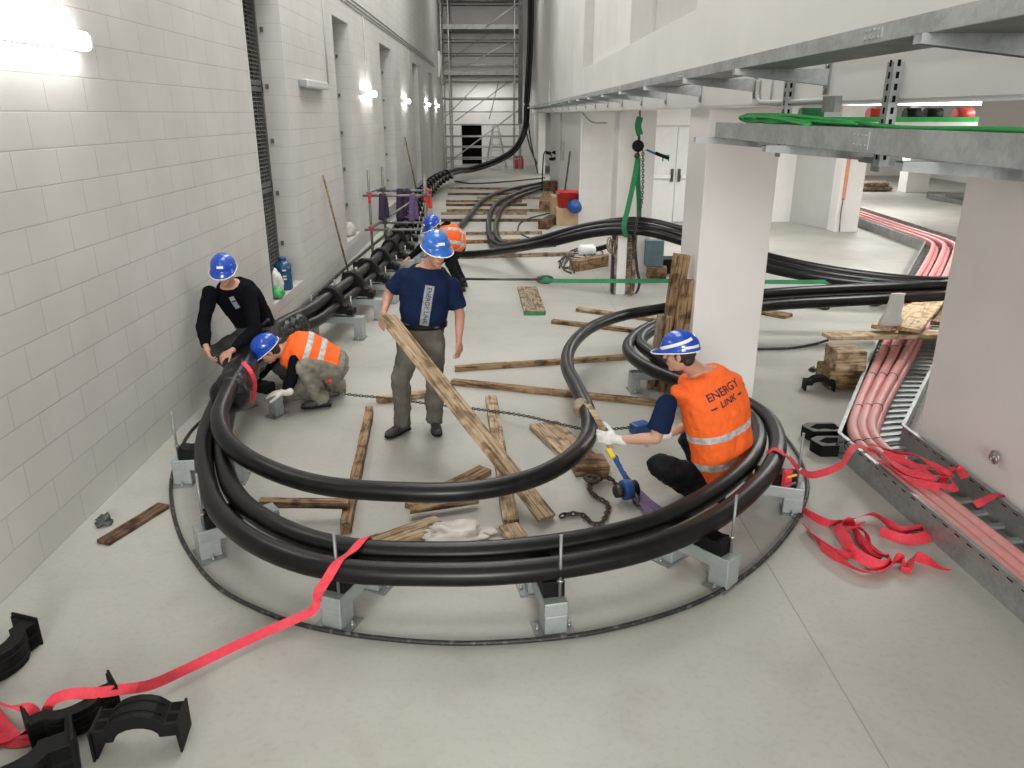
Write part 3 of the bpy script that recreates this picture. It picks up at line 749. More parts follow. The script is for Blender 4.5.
b = B(); add_bar(b, (1.9, 25.046, 2.824), (1.9, 24.708, 1.605), .02, 6); span(b, 1.90, 1.97, *sorted(((1.9, 24.708, 1.605)[1]-.3, (1.9, 24.708, 1.605)[1]+.3)), (1.9, 24.627, 1.314)[2], (1.9, 24.772, 1.838)[2])
tag(mk('socket_box', b, M['pipe'], origin=(1.9, 24.708, 1.605)), 'grey switch box with conduit on the shaded wall panel at mid right', 'socket')
# power plug cluster hanging at the wall
b = B(); q = V((1.86, 28.264, 1.252))
for dx, dz in ((-.12, .1), (.1, .12), (0, -.1), (.14, -.08)): add_ell(b, q+V((dx, 0, dz)), (.11, 0, 0), (0, .07, 0), (0, 0, .06), 8, 6)
add_tube(b, spline([q, q+V((-.25, 0, .15)), q+V((-.32, 0, -.4)), (q.x-.34, q.y, .03)], 6), .025, 6)
tag(mk('plug_adapter', b, M['plastic'], origin=q), 'black plug cluster hanging beside the switch box at mid right', 'plug')
# green earth wire on the lower tray
random.seed(3)
def wire(pts, r, m, label, name='earth_wire', cat='wire', seg=6, group=None):
    b = B(); add_tube(b, pts, r, seg); return tag(mk(name, b, M[m], origin=pts[len(pts)//2], smooth=True), label, cat, group)
pts = []
for k in range(7):
    y0, y1 = 5.0+random.uniform(-.12, .1), random.uniform(3.4, 4.2)
    x = 1.47+.03*k; z = 2.60+.006*(k % 3)
    pts += [(x, y1, z), (x+.01, (y0+y1)/2, z+.03), (x, y0, z+.035), (x+.03, y0+.10, z+.02), (x+.05, y0, z+.005), (x+.045, (y0+y1)/2, z+.015)]
wire(spline(pts, 5), .008, 'cord', 'bright green earth wire coiled on the far end of the lower tray')
wire(spline([(1.5, 4.6, 2.6), (1.55, 3.8, 2.62), (1.6, 3.2, 2.6), (1.58, 2.6, 2.605), (1.62, 1.9, 2.6), (1.6, 1.3, 2.605)], 8), .009, 'cord', 'straight green earth wire lying along the lower tray towards the camera')

# ------------------------------------------------------------------ floor tray with pink cables
TH = .20
oA = [V((3.10, 2.2, 0)), V((2.77, 5.72, 0)), V((5.63, 10.9, 0)), V((8.56, 15.6, 0)), V((8.95, 19.6, 0)), V((8.4, 23.5, 0))]
oA = [V((2.93, 2.6, 0)), V((2.76, 5.75, 0)), V((5.656, 10.72, 0.15)).to_2d().to_3d(), V((8.666, 15.616, 0.15)).to_2d().to_3d(), V((9.002, 19.768, 0.15)).to_2d().to_3d()]
oA[4] = oA[3]+(oA[4]-oA[3])*1.5
wid = [.62, .62, .86, .9, .9]
oB = []
for i, p in enumerate(oA):
    d1 = (oA[min(i+1, 4)]-oA[i]) if i < 4 else oA[i]-oA[i-1]; d0 = oA[i]-oA[i-1] if i else d1
    d = (d0.normalized()+d1.normalized()).normalized(); s = V((d.y, -d.x, 0)); c = max(.75, d.dot(d1.normalized()))
    oB.append(p+s*wid[i]/c)
oB[0] = V((3.405, 2.6, 0)); oB[1] = V((3.36, 5.9, 0))
t = thing('floor_tray', 'wide galvanised floor tray carrying pink cables across the right side', 'cable tray', (3.1, 5.7, 0))
for nm, L_, mm in (('side_rail', oA, 'galv'), ('side_rail', oB, 'galv')):
    b = B()
    for i in range(4):
        if L_ is oB and i == 1:     # pale worn stretch
            pass
        add_beam(b, L_[i]+V((0, 0, TH/2+.0)), L_[i+1]+V((0, 0, TH/2)), .006, TH)
        add_beam(b, L_[i]+V((0, 0, TH)), L_[i+1]+V((0, 0, TH)), .03, .005)
        d = (L_[i+1]-L_[i]); n = int(d.length/.12)
        if i < 1:
            for k in range(1, n):
                q = L_[i]+d*(k/n); add_box(b, q+V((0, 0, TH-.03)), (.05, .0085, .008), axes(d.normalized(), V((-d.y, d.x, 0)).normalized(), V((0, 0, 1))), 1)
    mk(nm, b, [M[mm], M['darkgap']], t)
b = B()
for i in range(4):
    d = oA[i+1]-oA[i]; n = int(d.length/(.17 if i < 3 else .5))
    for k in range(n):
        f = (k+.5)/n; p, q = oA[i].lerp(oA[i+1], f), oB[i].lerp(oB[i+1], f)
        add_beam(b, p+V((0, 0, .035)), q+V((0, 0, .035)), .045, .022)
mk('rung_grating', b, M['galvl'], t)
for i in range(3):
    for j, lev in enumerate((0, 1)):
        fr = [.07+.18*i, .13+.14*i, .15+.20*i, .2+.22*i, .2+.22*i]
        pts = [oA[k].lerp(oB[k], fr[k]+(.07 if lev == 0 else 0)) for k in range(5)]
        z = .085 if lev == 0 else .165
        d1 = (pts[1]-pts[0]).normalized()
        pth = [pts[0], pts[0].lerp(pts[1], .5), pts[1]-d1*.25, pts[1]+(pts[2]-pts[1]).normalized()*.35, pts[1].lerp(pts[2], .5), pts[2], pts[3]-(pts[3]-pts[2]).normalized()*.7, pts[3]+V((.03, .3, 0)), pts[3]+(pts[4]-pts[3])*.4, pts[4]]
        pth = [V((q.x, q.y, z)) for q in pth]
        if lev == 1: pth[0].z = pth[1].z = .15
        b = B(); add_tube(b, resample(spline(pth, 10), .12), .045, 12)
        tag(mk('pink_cable', b, M['pink'], origin=pth[2], smooth=True), 'pink power cable in the floor tray, %s one of the %s layer' % (['leftmost', 'middle', 'rightmost'][i], ['bottom', 'top'][lev]), 'cable', 'pink cables in the floor tray')
k = 0
for f, seg_ in ((.12, 1), (.30, 1), (.5, 1), (-.05, 1), (.94, 0)):
    p = oA[seg_].lerp(oA[seg_+1], f); q = oB[seg_].lerp(oB[seg_+1], f)
    for i in range(3):
        c = p.lerp(q, (.13+.14*i) if seg_ == 0 else (.13+.14*i)*(1-f)+(.15+.20*i)*f); b = B()
        d = (oA[seg_+1]-oA[seg_]).normalized(); s = V((d.y, -d.x, 0))
        add_torus(b, (c.x, c.y, .165), s*.0475, V((0, 0, .0475)), .003, 16, 5)
        tag(mk('cable_tie', b, M['plastic'], origin=(c.x, c.y, .13)), 'black cable tie round the %s pink cables, %s from the red webbing' % (['left', 'middle', 'right'][i], ['third', 'fourth', 'farthest', 'second', 'nearest'][k]), 'cable tie', 'cable ties on the pink cables')
    k += 1
# anchor on the right pillar face
b = B(); q = V((3.39, 4.766, 0.429)); add_lathe(b, [(.05, 0), (.05, .008), (.025, .008), (.025, .03)], q, (-1, 0, 0), 10); add_torus(b, q+V((-.03, -.03, 0)), (0, .03, 0), (0, 0, .03), .006)
tag(mk('wall_anchor', b, M['steel'], origin=q), 'small round steel anchor on the right white pillar face', 'anchor')

# ------------------------------------------------------------------ timber
random.seed(11)
def board(label, a, bb, w, h, m='woodm', name='timber_board', cat='board', roll=0., up=(0, 0, 1), rag=.004, group=None):
    """plank from a to bb (centre line of its underside), w wide and h thick, slightly uneven"""
    a, bb = V(a), V(bb); d, s, u = frame(bb-a, up)
    if roll: q = Quaternion(d, roll); s = q @ s; u = q @ u
    L = (bb-a).length; n = max(2, int(L/.18)); b = B(); rings = []
    for i in range(n+1):
        x = -L/2+L*i/n; e = [random.uniform(-rag, rag) for _ in range(8)]
        if i in (0, n): x += random.uniform(-.006, .006)
        rings.append([V((x+e[0]*3*(i in (0, n)), -w/2+e[1], 0)), V((x-e[0]*3*(i in (0, n)), w/2+e[2], 0)), V((x, w/2+e[3], h+e[4]*.5)), V((x, -w/2+e[5], h+e[6]*.5))])
    add_rings(b, rings, True, smooth=False)
    o = mk(name, b, M[m], bevel=min(.006, h*.2))
    R = axes(d, -s, u); o.matrix_world = Matrix.Translation((a+bb)/2) @ R.to_4x4()
    return tag(o, label, cat, group)
board('dark reddish plank lying alone beside the block wall', (-2.595, 4.429, 0), (-2.408, 4.94, 0), .105, .03, 'woodd')
board('short batten inside the loop, resting its right end on a longer batten', (-1.649, 4.72, 0.12), (-1.039, 4.733, 0.1), .07, .05, 'woodm')
board('narrow batten on edge pointing at the standing worker, inside the loop', (-1.038, 4.544, 0), (-1.218, 6.704, 0), .07, .09, 'woodm')
board('short batten on the floor behind the feet of the standing worker', (-1.191, 7.019, 0), (-0.722, 7.209, 0), .10, .06, 'woodl')
board('rough split plank with ragged end beside the crumpled plastic sheet', (-0.811, 4.364, 0), (-0.403, 4.626, 0), .17, .05, 'woodl', rag=.012)
board('short plank crossing under the innermost cable left of centre', (-0.632, 4.868, 0), (-0.117, 5.474, 0), .13, .045, 'woodm')
board('second plank of the crossing pair under the innermost cable', (-0.631, 4.748, 0.05), (-0.164, 4.886, 0.05), .07, .03, 'woodm')
board('long plank tilted up, held in the hand of the standing worker', V((-0.92, 6, 1.111)), (0.307, 4.661, 0.02), .17, .045, 'woodl', roll=-.25)
board('straight plank lying under the tilted plank, pointing away', (0.067, 4.618, 0), (-0.093, 7.057, 0), .11, .06, 'woodl')
board('short plank end lying in front of the straight plank', (0.134, 4.349, 0), (0.046, 4.579, 0.015), .14, .04, 'woodl')
board('wide pale plank behind the chain, under the hooked cable', (0.734, 5.425, 0), (0.38, 6.386, 0), .27, .05, 'woodl')
board('thick plank end beside the loose chain and the hoist', (0.829, 5.495, 0), (0.557, 5.463, 0), .2, .1, 'woodm')
board('long batten crossing the floor from standing worker to squatting worker', (-0.504, 7.566, 0), (1.552, 6.894, 0), .075, .055, 'woodm')
board('batten on the floor behind the long one, passing under the hooked cable', (-0.496, 7.996, 0), (1.463, 8.401, 0), .075, .055, 'woodm')
board('short wide board with green painted end on the empty floor', (0.49, 10.521, 0), (0.434, 12.159, 0), .31, .045, 'woodg')
b = B(); span(b, -.153, .153, -.006, 0, .002, .046); q = (0.48, 10.442, 0); o = mk("painted_end", b, M["green"])
gb = [k for k in bpy.data.objects if k.get('label', '').startswith('short wide board with green')][0]
bpy.context.view_layer.update()
o.data.transform(gb.matrix_world.inverted() @ Matrix.Translation(q)); o.location = (0, 0, 0); o.parent = gb
board('batten lying right behind the bend of the hooked cable', (0.697, 10.025, 0), (1.793, 9.506, 0), .08, .05, 'woodm')
board('batten farther behind the cable bend, pointing to the leaning planks', (1.096, 10.686, 0), (2.185, 10.054, 0), .10, .05, 'woodl')
board('thick square beam lying behind the slung white post', (1.308, 13.647, 0), (2.1, 14.315, 0), .20, .19, 'woodm', 'timber_beam', 'beam')
board('flat board beside the right edge of the white pillar', (3.696, 10.528, 0), (3.976, 10.241, 0), .22, .045, 'woodm')
board('batten slanting on the floor under the right-hand black cables', (4.354, 11.256, 0), (4.698, 10.688, 0), .10, .05, 'woodd')
board('short dark timber under the slung cables right of the white pillar', (4.834, 13.875, 0), (5.053, 13.403, 0), .18, .06, 'woodd')
# battens laid across the corridor floor
def batten_row(a, bb, i): board('wooden batten across the corridor floor, %s in the row from the scaffold' % ordinal(i), a, bb, .11, .07, ['woodm', 'woodd', 'woodg'][i % 3], 'floor_batten', 'batten', group='battens across the corridor floor')
for i, (a, bb) in enumerate([((-1.888, 29.656, 0), (1.72, 29.197, 0)), ((-1.784, 27.391, 0), (0.435, 27.356, 0)), ((-0.743, 26.043, 0), (1.636, 26.006, 0)), ((-1.701, 25.051, 0), (0.715, 25.013, 0)), ((-1.634, 24.006, 0), (0.839, 23.967, 0)), ((-1.636, 21.899, 0), (0.766, 21.861, 0)), ((-1.513, 22.599, 0), (1.453, 22.552, 0)), ((-1.557, 20.413, 0), (1.395, 20.366, 0)), ((-0.781, 18.023, 0), (0.99, 18.152, 0)), ((-0.818, 16.78, 0), (0.555, 16.966, 0)), ((0.423, 16.102, 0), (1.171, 16.348, 0)), ((-0.812, 14.943, 0), (1.473, 15.243, 0))]): batten_row(a, bb, i)
# planks leaning on the pillar
board('tallest brown plank leaning upright against the white pillar corner', (1.66, 7.50, 0), V((1.72, 7.28, 1.396)), .16, .06, 'woodm', 'leaning_plank', up=(0, -1, .2))
board('second plank leaning on the pillar, shorter, right of the tallest', (1.755, 7.36, 0), V((1.79, 7.22, 1.168)), .15, .06, 'woodm', 'leaning_plank', up=(0, -1, .2))
board('short pale stake leaning left of the tallest plank', (1.53, 7.42, 0), V((1.561, 7.25, 0.819)), .07, .05, 'woodg', 'leaning_plank', up=(0, -1, .2))
board('short split stake leaning in front of the tallest plank', (1.62, 7.32, 0), V((1.62, 7.16, 0.822)), .06, .04, 'woodm', 'leaning_plank', up=(0, -1, .2))
# blocks and planks bridging the pink cables
blk = (3.536, 7.44, 0)
board('upper squared timber block under the new pine plank, beside the tray', (3.38, 7.48, .2), (3.68, 7.48, .2), .32, .2, 'woodl', 'timber_block', 'block')
board('lower squared timber block standing on the floor beside the tray', (3.34, 7.50, 0), (3.68, 7.50, 0), .34, .2, 'woodm', 'timber_block', 'block')
board('new pine plank bridging from timber blocks over the pink cables', V((3.467, 7.842, 0.4)), V((4.777, 7.9, 0.4)), .2, .045, 'woodn', 'bridge_plank')
board('left of the two boards lying on the new pine plank', V((4.052, 7.881, 0.475)), V((5.065, 8.953, 0.475)), .20, .045, 'woodn', 'bridge_plank')
board('right of the two boards lying on the new pine plank', V((4.311, 7.797, 0.475)), V((5.414, 9.264, 0.475)), .22, .045, 'woodn', 'bridge_plank')
board('board under the right end of the bridging planks', V((4.946, 8.311, 0.4)), V((5.768, 9.58, 0.4)), .2, .045, 'woodm', 'bridge_plank')
board('small timber offcut on the floor behind the bridging planks', (5.454, 10.92, 0), (5.75, 11.169, 0), .12, .09, 'woodd', 'timber_offcut', 'offcut')
# white bag on the bridge planks
b = B(); q = V((4.159, 7.917, 0.52)); rows_ = []
for i, (w_, d_, h) in enumerate(((.24, .14, 0), (.26, .16, .03), (.20, .11, .12), (.17, .08, .22), (.16, .06, .31), (.15, .035, .345))):
    rows_.append([q+V((math.cos(2*PI*k/12)*w_/2+.02*i/2+random.uniform(-.008, .008), math.sin(2*PI*k/12)*d_/2+random.uniform(-.006, .006), h)) for k in range(12)])
add_rings(b, rows_); tag(mk('plastic_bag', b, M['bag'], origin=q, smooth=True), 'white paper bag standing on the boards in front of the black cables', 'bag')
b = B(); q = V((3.264, 7.57, 0))
# far right odds and ends
board('brown brick-like block on floor at the shaded return wall', (7.821, 19.78, 0), (8.229, 19.773, 0), .25, .2, 'woodd', 'wooden_block', 'block')
for i, (u, dz) in enumerate(((880, 0), (888, 0), (896, 0), (884, .16), (892, .16))):
    p = V((13.3+(u-880)*.042, 28.6, dz))
    b = B(); add_ell(b, p+V((0, 0, .1)), (.36, 0, 0), (0, .3, 0), (0, 0, .11), 10, 6)
    tag(mk('sack', b, M['woodg'], origin=p), ['left sack of the bottom layer in the far tan pile', 'middle sack of the bottom layer in the far tan pile', 'right sack of the bottom layer in the far tan pile', 'left sack on top of the far tan pile', 'right sack on top of the far tan pile'][i], 'sack', 'sacks in the far tan pile')
b = B(); c0, c1_ = V((14.089, 25.808, 0)), V((14.298, 23.753, 0)); add_beam(b, c0+V((0, 0, .1)), c1_+V((0, 0, .07)), .02, .14); add_beam(b, c0+V((.8, .3, .07)), c1_+V((.8, .3, .07)), .02, .14)
for k in range(12): p = c0.lerp(c1_, (k+.5)/12); add_beam(b, p+V((0, 0, .05)), p+V((.8, .3, .05)), .05, .03)
tag(mk('floor_tray', b, M['galvd'], origin=c0), 'short grey floor tray far behind the right pillar', 'cable tray')
# distant overhead tray with stored coils, seen under the beam
t = thing('cable_tray', 'distant overhead tray with green rail seen between beam and lower tray', 'cable tray', (7.5, 13, 2.6))
FY = 13.5
xa, xb = (4.516, 13.5, 2.556)[0], (8.134, 13.5, 2.555)[0]
z0_, z1_ = (5.863, 13.5, 2.524)[2], (5.852, 13.5, 2.603)[2]
b = B(); span(b, xa, xb+1, FY-.02, FY+.02, z0_-.12, z0_); mk('side_rail', b, M['white'], t)
b = B(); span(b, xa, xb+1, FY-.01, FY+.01, z0_, z1_); mk('wire_bundle', b, M['cord'], t)
b = B(); span(b, xa, xb+1, FY, FY+.4, z0_-.02, z0_-.01); mk('tray_floor', b, M['galv'], t)
for i, (a, c, m) in enumerate((((6.233, 13.7, 2.682), (6.659, 13.7, 2.682), 'redp'), ((6.863, 13.7, 2.682), (7.102, 13.7, 2.682), 'plastic'), ((7.204, 13.7, 2.682), (7.477, 13.7, 2.682), 'plastic'), ((7.716, 13.7, 2.682), (8.006, 13.7, 2.682), 'redp'), ((5.078, 13.7, 2.682), (5.451, 13.7, 2.682), 'green'))):
    zt = (5.919, 13.7, 2.738)[2]
    b = B(); add_bar(b, (a[0], FY+.2, (z0_+zt)/2+.01), (c[0], FY+.2, (z0_+zt)/2+.01), (zt-z0_)/2, 12)
    tag(mk('stored_roll', b, M[m], origin=(a[0], FY+.2, z0_)), ['left red roll lying on the distant overhead tray', 'left black roll lying on the distant overhead tray', 'right black roll lying on the distant overhead tray', 'right red roll lying on the distant overhead tray', 'dark green roll lying on the distant overhead tray'][i], 'roll', 'rolls on the distant tray')

t = thing('ceiling_lamp', 'long glowing tube lamp under the low ceiling behind the white beam', 'lamp', (6.244, 14.5, 2.885))
b = B(); pa, pb = V((5.351, 14.5, 2.868)), V((8.673, 14.5, 2.861)); add_beam(b, pa, pb, .16, .13); mk('diffuser', b, mat('tube diffuser', (.9, .9, .9), .4, emit=((1, .98, .95), 6)), t, bevel=.02)
b = B(); add_beam(b, pa+V((0, 0, .09)), pb+V((0, 0, .09)), .2, .05); mk('housing', b, M['white'], t)

# ------------------------------------------------------------------ scaffold tower at the far end
sx0, sx1, sy0, sy1 = -2.72, 1.05, 39.6, 41.2
t = thing('scaffold_tower', 'tall tube scaffold tower filling the far end of the corridor', 'scaffold', ((sx0+sx1)/2, sy0, 0))
for x in (sx0, sx0+.35, sx1-.3, sx1):
    for y in (sy0, sy1):
        b = B(); add_bar(b, (x, y, 0), (x, y, 9.0), .035, 8)
        for z in (1, 2, 3, 4, 5, 6, 7, 8): add_lathe(b, [(.035, 0), (.07, .01), (.07, .05), (.035, .06)], (x, y, z*1.02-.1), seg=8)
        mk('standard', b, M['scaff'], t)
for z in (.55, 1.1, 1.6, 2.15, 2.75, 3.35, 4.15, 4.85, 5.35, 5.95, 6.4, 7.6):
    for y in (sy0, sy1):
        b = B(); add_bar(b, (sx0, y, z), (sx1, y, z), .028 if z != 3.35 else .06, 6); mk('ledger', b, M['scaff'] if z < 5 else M['scaffd'], t)
for (xa, za), (xb, zb), y in (((sx0+.1, .3), (sx1, 2.9), sy0), ((sx0+.1, .3), (sx1, 2.9), sy1), ((sx0, 2.4), (-.9, 4.1), sy0), ((sx0+.5, 2.3), (sx1-.5, 4.2), sy1), ((-1.6, 4.8), (sx1-.2, 6.0), sy0), ((sx0, 5.0), (-.4, 6.4), sy1), ((-.6, 6.5), (sx1, 7.6), sy0), ((-.5, 2.4), (.0, 4.2), sy1)):
    b = B(); add_bar(b, (xa, y-.05, za), (xb, y-.05, zb), .026, 6); mk('brace', b, M['scaff'], t)
for z in (4.35, 6.35, 7.7):
    for k in range(3):
        b = B(); y = sy0+.3+.5*k; span(b, sx0+.1, sx1-.05, y-.23, y+.23, z, z+.06); mk('deck_board', b, M['scaffd'], t)
    b = B(); span(b, sx0+.1, sx1-.05, sy0-.03, sy0, z+.06, z+.26); mk('toe_board', b, M['net'], t)
b = B(); span(b, sx1-.12, sx1+.08, sy0-.2, sy0-.05, 2.2, 9); tag(mk('scaffold_column', b, M['scaffd'], origin=(sx1, sy0-.1, 2.2)), 'dark vertical steel section beside the cables rising up the scaffold tower', 'column')
b = B(); q = V((-2.913, 39.3, 4.831)); add_ribbon(b, spline([q+V((0, 0, .6)), q+V((.05, 0, .2)), q+V((-.02, 0, -.5))], 5), .3, side=(1, .2, 0), thick=.02); tag(mk('hanging_sheet', b, M['bag'], origin=q), 'white cloth hanging on the left side of the scaffold tower', 'cloth')
for i, (p0, p1) in enumerate((((1.319, 38.6, 3.272), (1.821, 37.5, -0.019)), ((1.176, 38.4, 2.383), (2.014, 38.5, 0.003)))):
    b = B(); add_tube(b, spline([p0, V(p0).lerp(V(p1), .5)+V((-.1, 0, -.1)), p1], 8), .035, 6)
    tag(mk('thin_cable', b, M['hose'], origin=p0), ['left', 'right'][i]+' of two thin black cables slanting down to the floor right of the scaffold tower', 'cable')
q = V((1.014, 41.104, 0)); q.z = 0
t = thing('fire_extinguisher', 'small red fire extinguisher pair at right foot of scaffold tower', 'extinguisher', q)
for k in (-1, 1):
    b = B(); add_lathe(b, [(.10, 0), (.11, .05), (.11, .42), (.07, .52), (.03, .58)], q+V((k*.13, 0, 0)), seg=10); mk('cylinder_body', b, M['redp'], t)
b = B(); span(b, q.x-.2, q.x+.2, q.y-.03, q.y+.03, .58, .62); mk('handle', b, M['darksteel'], t)
q = V((-0.17, 40.6, -0.138)); q.z = 0
t = thing('step_ladder', 'white folding step ladder standing behind the scaffold tower', 'ladder', q)
for s in (-1, 1):
    b = B(); add_beam(b, q+V((s*.35, 0, 0)), q+V((s*.12, .4, 2.1)), .08, .05); mk('rail', b, M['white'], t)
    b = B(); add_beam(b, q+V((s*.55, .9, 0)), q+V((s*.12, .45, 2.1)), .06, .05); mk('rear_leg', b, M['scaff'], t)
for k in range(1, 7):
    f = k/7; b = B(); p = q.lerp(q+V((0, .4, 2.1)), f); w_ = .35-.23*f; span(b, p.x-w_, p.x+w_, p.y-.05, p.y+.05, p.z-.02, p.z+.02); mk('step', b, M['scaff'], t)

# small tube frame straddling the cables by the wall
t = thing('access_scaffold', 'small grey tube scaffold frame straddling the wall cables, purple slings hung on it', 'scaffold', (-1.85, 14.3, 0))
P4 = {'a': (-2.31, 14.05), 'b': (-2.20, 15.0), 'c': (-1.33, 14.05), 'd': (-1.40, 15.0)}
for k, (x, y) in P4.items():
    b = B(); add_bar(b, (x, y, 0), (x, y, 1.72 if k in 'ab' else 1.62), .024, 8)
    add_lathe(b, [(.07, 0), (.07, .012), (.03, .015), (.03, .1)], (x, y, 0), seg=8); pl = mk('pole', b, M['scaffg'], t)
    for z in (.72, 1.22) if k in 'ac' else (1.05,):
        b = B(); add_bar(b, (x, y, z-.06), (x, y, z+.06), .026, 8); mk('red_band', b, M['redp'], pl)
for a, c in ('ac', 'bd', 'ab', 'cd'):
    for z in (.68, 1.28):
        zz = z if a+c in ('ac', 'bd') else z+.06
        pa, pc = V((*P4[a], zz)), V((*P4[c], zz)); d = (pc-pa).normalized()
        b = B(); add_bar(b, pa-d*.12, pc+d*.12, .022, 8); mk('tube', b, M['scaffg'], t)
for k in 'abcd':
    for z in (.70, 1.30):
        b = B(); add_box(b, (*P4[k], z), (.085, .085, .07)); mk('coupler', b, M['redp'] if (k in 'ad') else M['darksteel'], t, bevel=.01)
b = B(); add_bar(b, (-2.3, 14.0, .72), (-1.4, 15.0, 1.25), .02, 6); mk('brace', b, M['scaffg'], t)
def hang(x, y, z, drop, w, m, label, name='webbing_sling'):
    b = B()
    pth = spline([(x-.03, y-.045, z-drop), (x-.015, y-.045, z-drop*.5), (x, y-.035, z), (x+.01, y, z+.035), (x+.02, y+.035, z), (x+.04, y+.045, z-drop*.45), (x+.05, y+.045, z-drop*.93)], 6)
    add_ribbon(b, pth, w, side=lambda f, p, d: (1, .25*math.sin(f*9), 0), thick=.012)
    tag(mk(name, b, M[m], origin=(x, y, z), smooth=True), label, 'sling', 'slings on the tube frame')
hang(-2.08, 14.05, 1.28, .42, .11, 'purpled', 'leftmost dark purple sling hanging on front tube of the small frame')
hang(-1.88, 15.0, 1.28, .52, .13, 'purpled', 'largest dark purple sling, hanging on back tube of the small frame')
hang(-1.74, 15.0, 1.28, .36, .11, 'purpled', 'short purple sling beside the largest one on the small frame')
hang(-1.55, 14.05, 1.28, .46, .10, 'purple', 'violet sling hanging next to the right front pole of the small frame')
hang(-1.37, 15.0, 1.28, .36, .07, 'redp', 'red sling hanging at the right back pole of the small frame')
b = B(); q = V((-2.0, 14.0, .60)); add_ell(b, q, (.09, 0, 0), (0, .07, 0), (0, 0, .10), 10, 8); add_torus(b, q+V((0, 0, -.15)), (.04, 0, 0), (0, 0, .06), .012); add_bar(b, q, q+V((0, 0, .14)), .014); add_bar(b, q+V((-.05, 0, 0)), q+V((-.06, 0, -.5)), .012)
tag(mk('chain_block', b, M['darksteel'], origin=q), 'dark chain block hanging from the lower tube of the small frame', 'hoist')

# things at the foot of the block wall
t = thing('broom', 'wooden broom leaning against the block wall between recesses', 'broom', (-2.55, 13.1, 0))
b = B(); add_bar(b, (-2.60, 13.12, .12), (WL+.03, 12.86, 1.72), .017, 8); mk('stick', b, M['woodm'], t)
b = B(); add_box(b, (-2.57, 13.12, .09), (.07, .34, .05), rotz(-.5)); h = mk('head', b, M['plastic'], t, bevel=.01)
b = B(); add_box(b, (-2.57, 13.12, .035), (.08, .34, .07), rotz(-.5)); mk('bristles', b, M['plastic'], h)
t = thing('water_jug', 'blue water jug with handle on sill of the nearest wall recess', 'jug', (-2.98, 10.55, .36))
b = B(); add_lathe(b, [(.10, .36), (.115, .38), (.115, .56), (.108, .58), (.115, .60), (.115, .70), (.07, .74), (.05, .745), (.05, .77)], (-2.98, 10.55, 0), seg=18); jb = mk('body', b, M['jug'], t, smooth=True)
b = B(); add_tube(b, spline([(-2.98, 10.66, .46), (-2.98, 10.76, .5), (-2.98, 10.77, .62), (-2.98, 10.64, .68)], 6), .02, 8); mk('handle', b, M['jug'], t)
b = B(); add_lathe(b, [(.055, .77), (.055, .80), (.03, .81)], (-2.98, 10.55, 0), seg=14); mk('lid', b, M['blue'], t)
b = B()
for z in (.52, .56, .64): add_box(b, (-2.935, 10.445, z), (.05, .004, .02), rotz(.5))
mk('label', b, M['white'], jb)
def blob(name, q, r, m, label, cat, seed, sq=(1, 1, 1), amp=.35, sub=3):
    b = B(); bmesh.ops.create_icosphere(b, subdivisions=sub, radius=1)
    for v in b.verts:
        n = noise.noise(v.co*1.7+V((seed, 0, 0)))*amp+noise.noise(v.co*4.1+V((0, seed, 0)))*amp*.5
        c = v.co*(1+n); v.co = V((c.x*sq[0], c.y*sq[1], max(c.z*sq[2], -.75*sq[2])))*r+V(q)
    z0 = min(v.co.z for v in b.verts); base = V(q).z
    for v in b.verts: v.co.z += base-z0
    return tag(mk(name, b, M[m], origin=q, smooth=True), label, cat)
blob('plastic_bag', (-2.98, 10.2, .36), .12, 'bag', 'white plastic bag left of the blue jug on the recess sill', 'bag', 1.3, (.7, .9, 1.6))
blob('plastic_bag', (-2.93, 10.02, .36), .10, 'green', 'green plastic bag in front of the white one on the recess sill', 'bag', 4.3, (.8, 1.3, .8))
bpy.data.objects['plastic_bag.002'].data.materials[0] = mat('green thin plastic', (.08, .42, .14), .4, var=.2)
blob('plastic_sheet', (-3.0, 15.5, .36), .18, 'sheet', 'pale crumpled sheet lying in the second wall recess', 'sheet', 9.3, (.7, 1.2, .9))
blob('red_rag', (-2.60, 9.75, 0), .16, 'redp', 'red crumpled strap bag on the floor between block wall and first cleat', 'bag', 2.2, (1.1, 1.2, .55))
blob('plastic_sheet', (-2.62, 9.15, 0), .17, 'sheet', 'pale crumpled wrapper on the floor beside the red strap bag', 'sheet', 7.2, (1.0, 1.3, .5))
blob('plastic_sheet', (-2.68, 8.55, 0), .13, 'sheet', 'small pale wrapper against the wall behind the kneeling workers', 'sheet', 5.2, (.9, 1.2, .5))
blob('red_rag', (-2.66, 8.85, 0), .08, 'redp', 'small red scrap on the floor near the kneeling workers', 'scrap', 3.2, (1.1, 1.2, .5))
blob('dirty_rag', (-2.713, 4.703, 0), .048, 'darksteel', 'small dark lump of scrap on floor above the reddish plank', 'scrap', 6.1, (1.1, 1., .8), .7)
bpy.data.objects['dirty_rag'].data.materials[0] = mat('grey black scrap', (.06, .065, .06), .6, var=.8, scale=40)
blob('scrap_piece', (3.415, 7.933, 0), .035, 'darksteel', 'tiny dark scrap on the floor left of the timber blocks', 'scrap', 8.1, (1.1, 1., .8), .6)
o = blob('plastic_sheet', (-0.307, 4.493, 0), .17, 'sheet', 'crumpled pale plastic sheet lying inside the loop beside split plank', 'sheet', 12.1, (1.35, .7, .28), .55, 4)

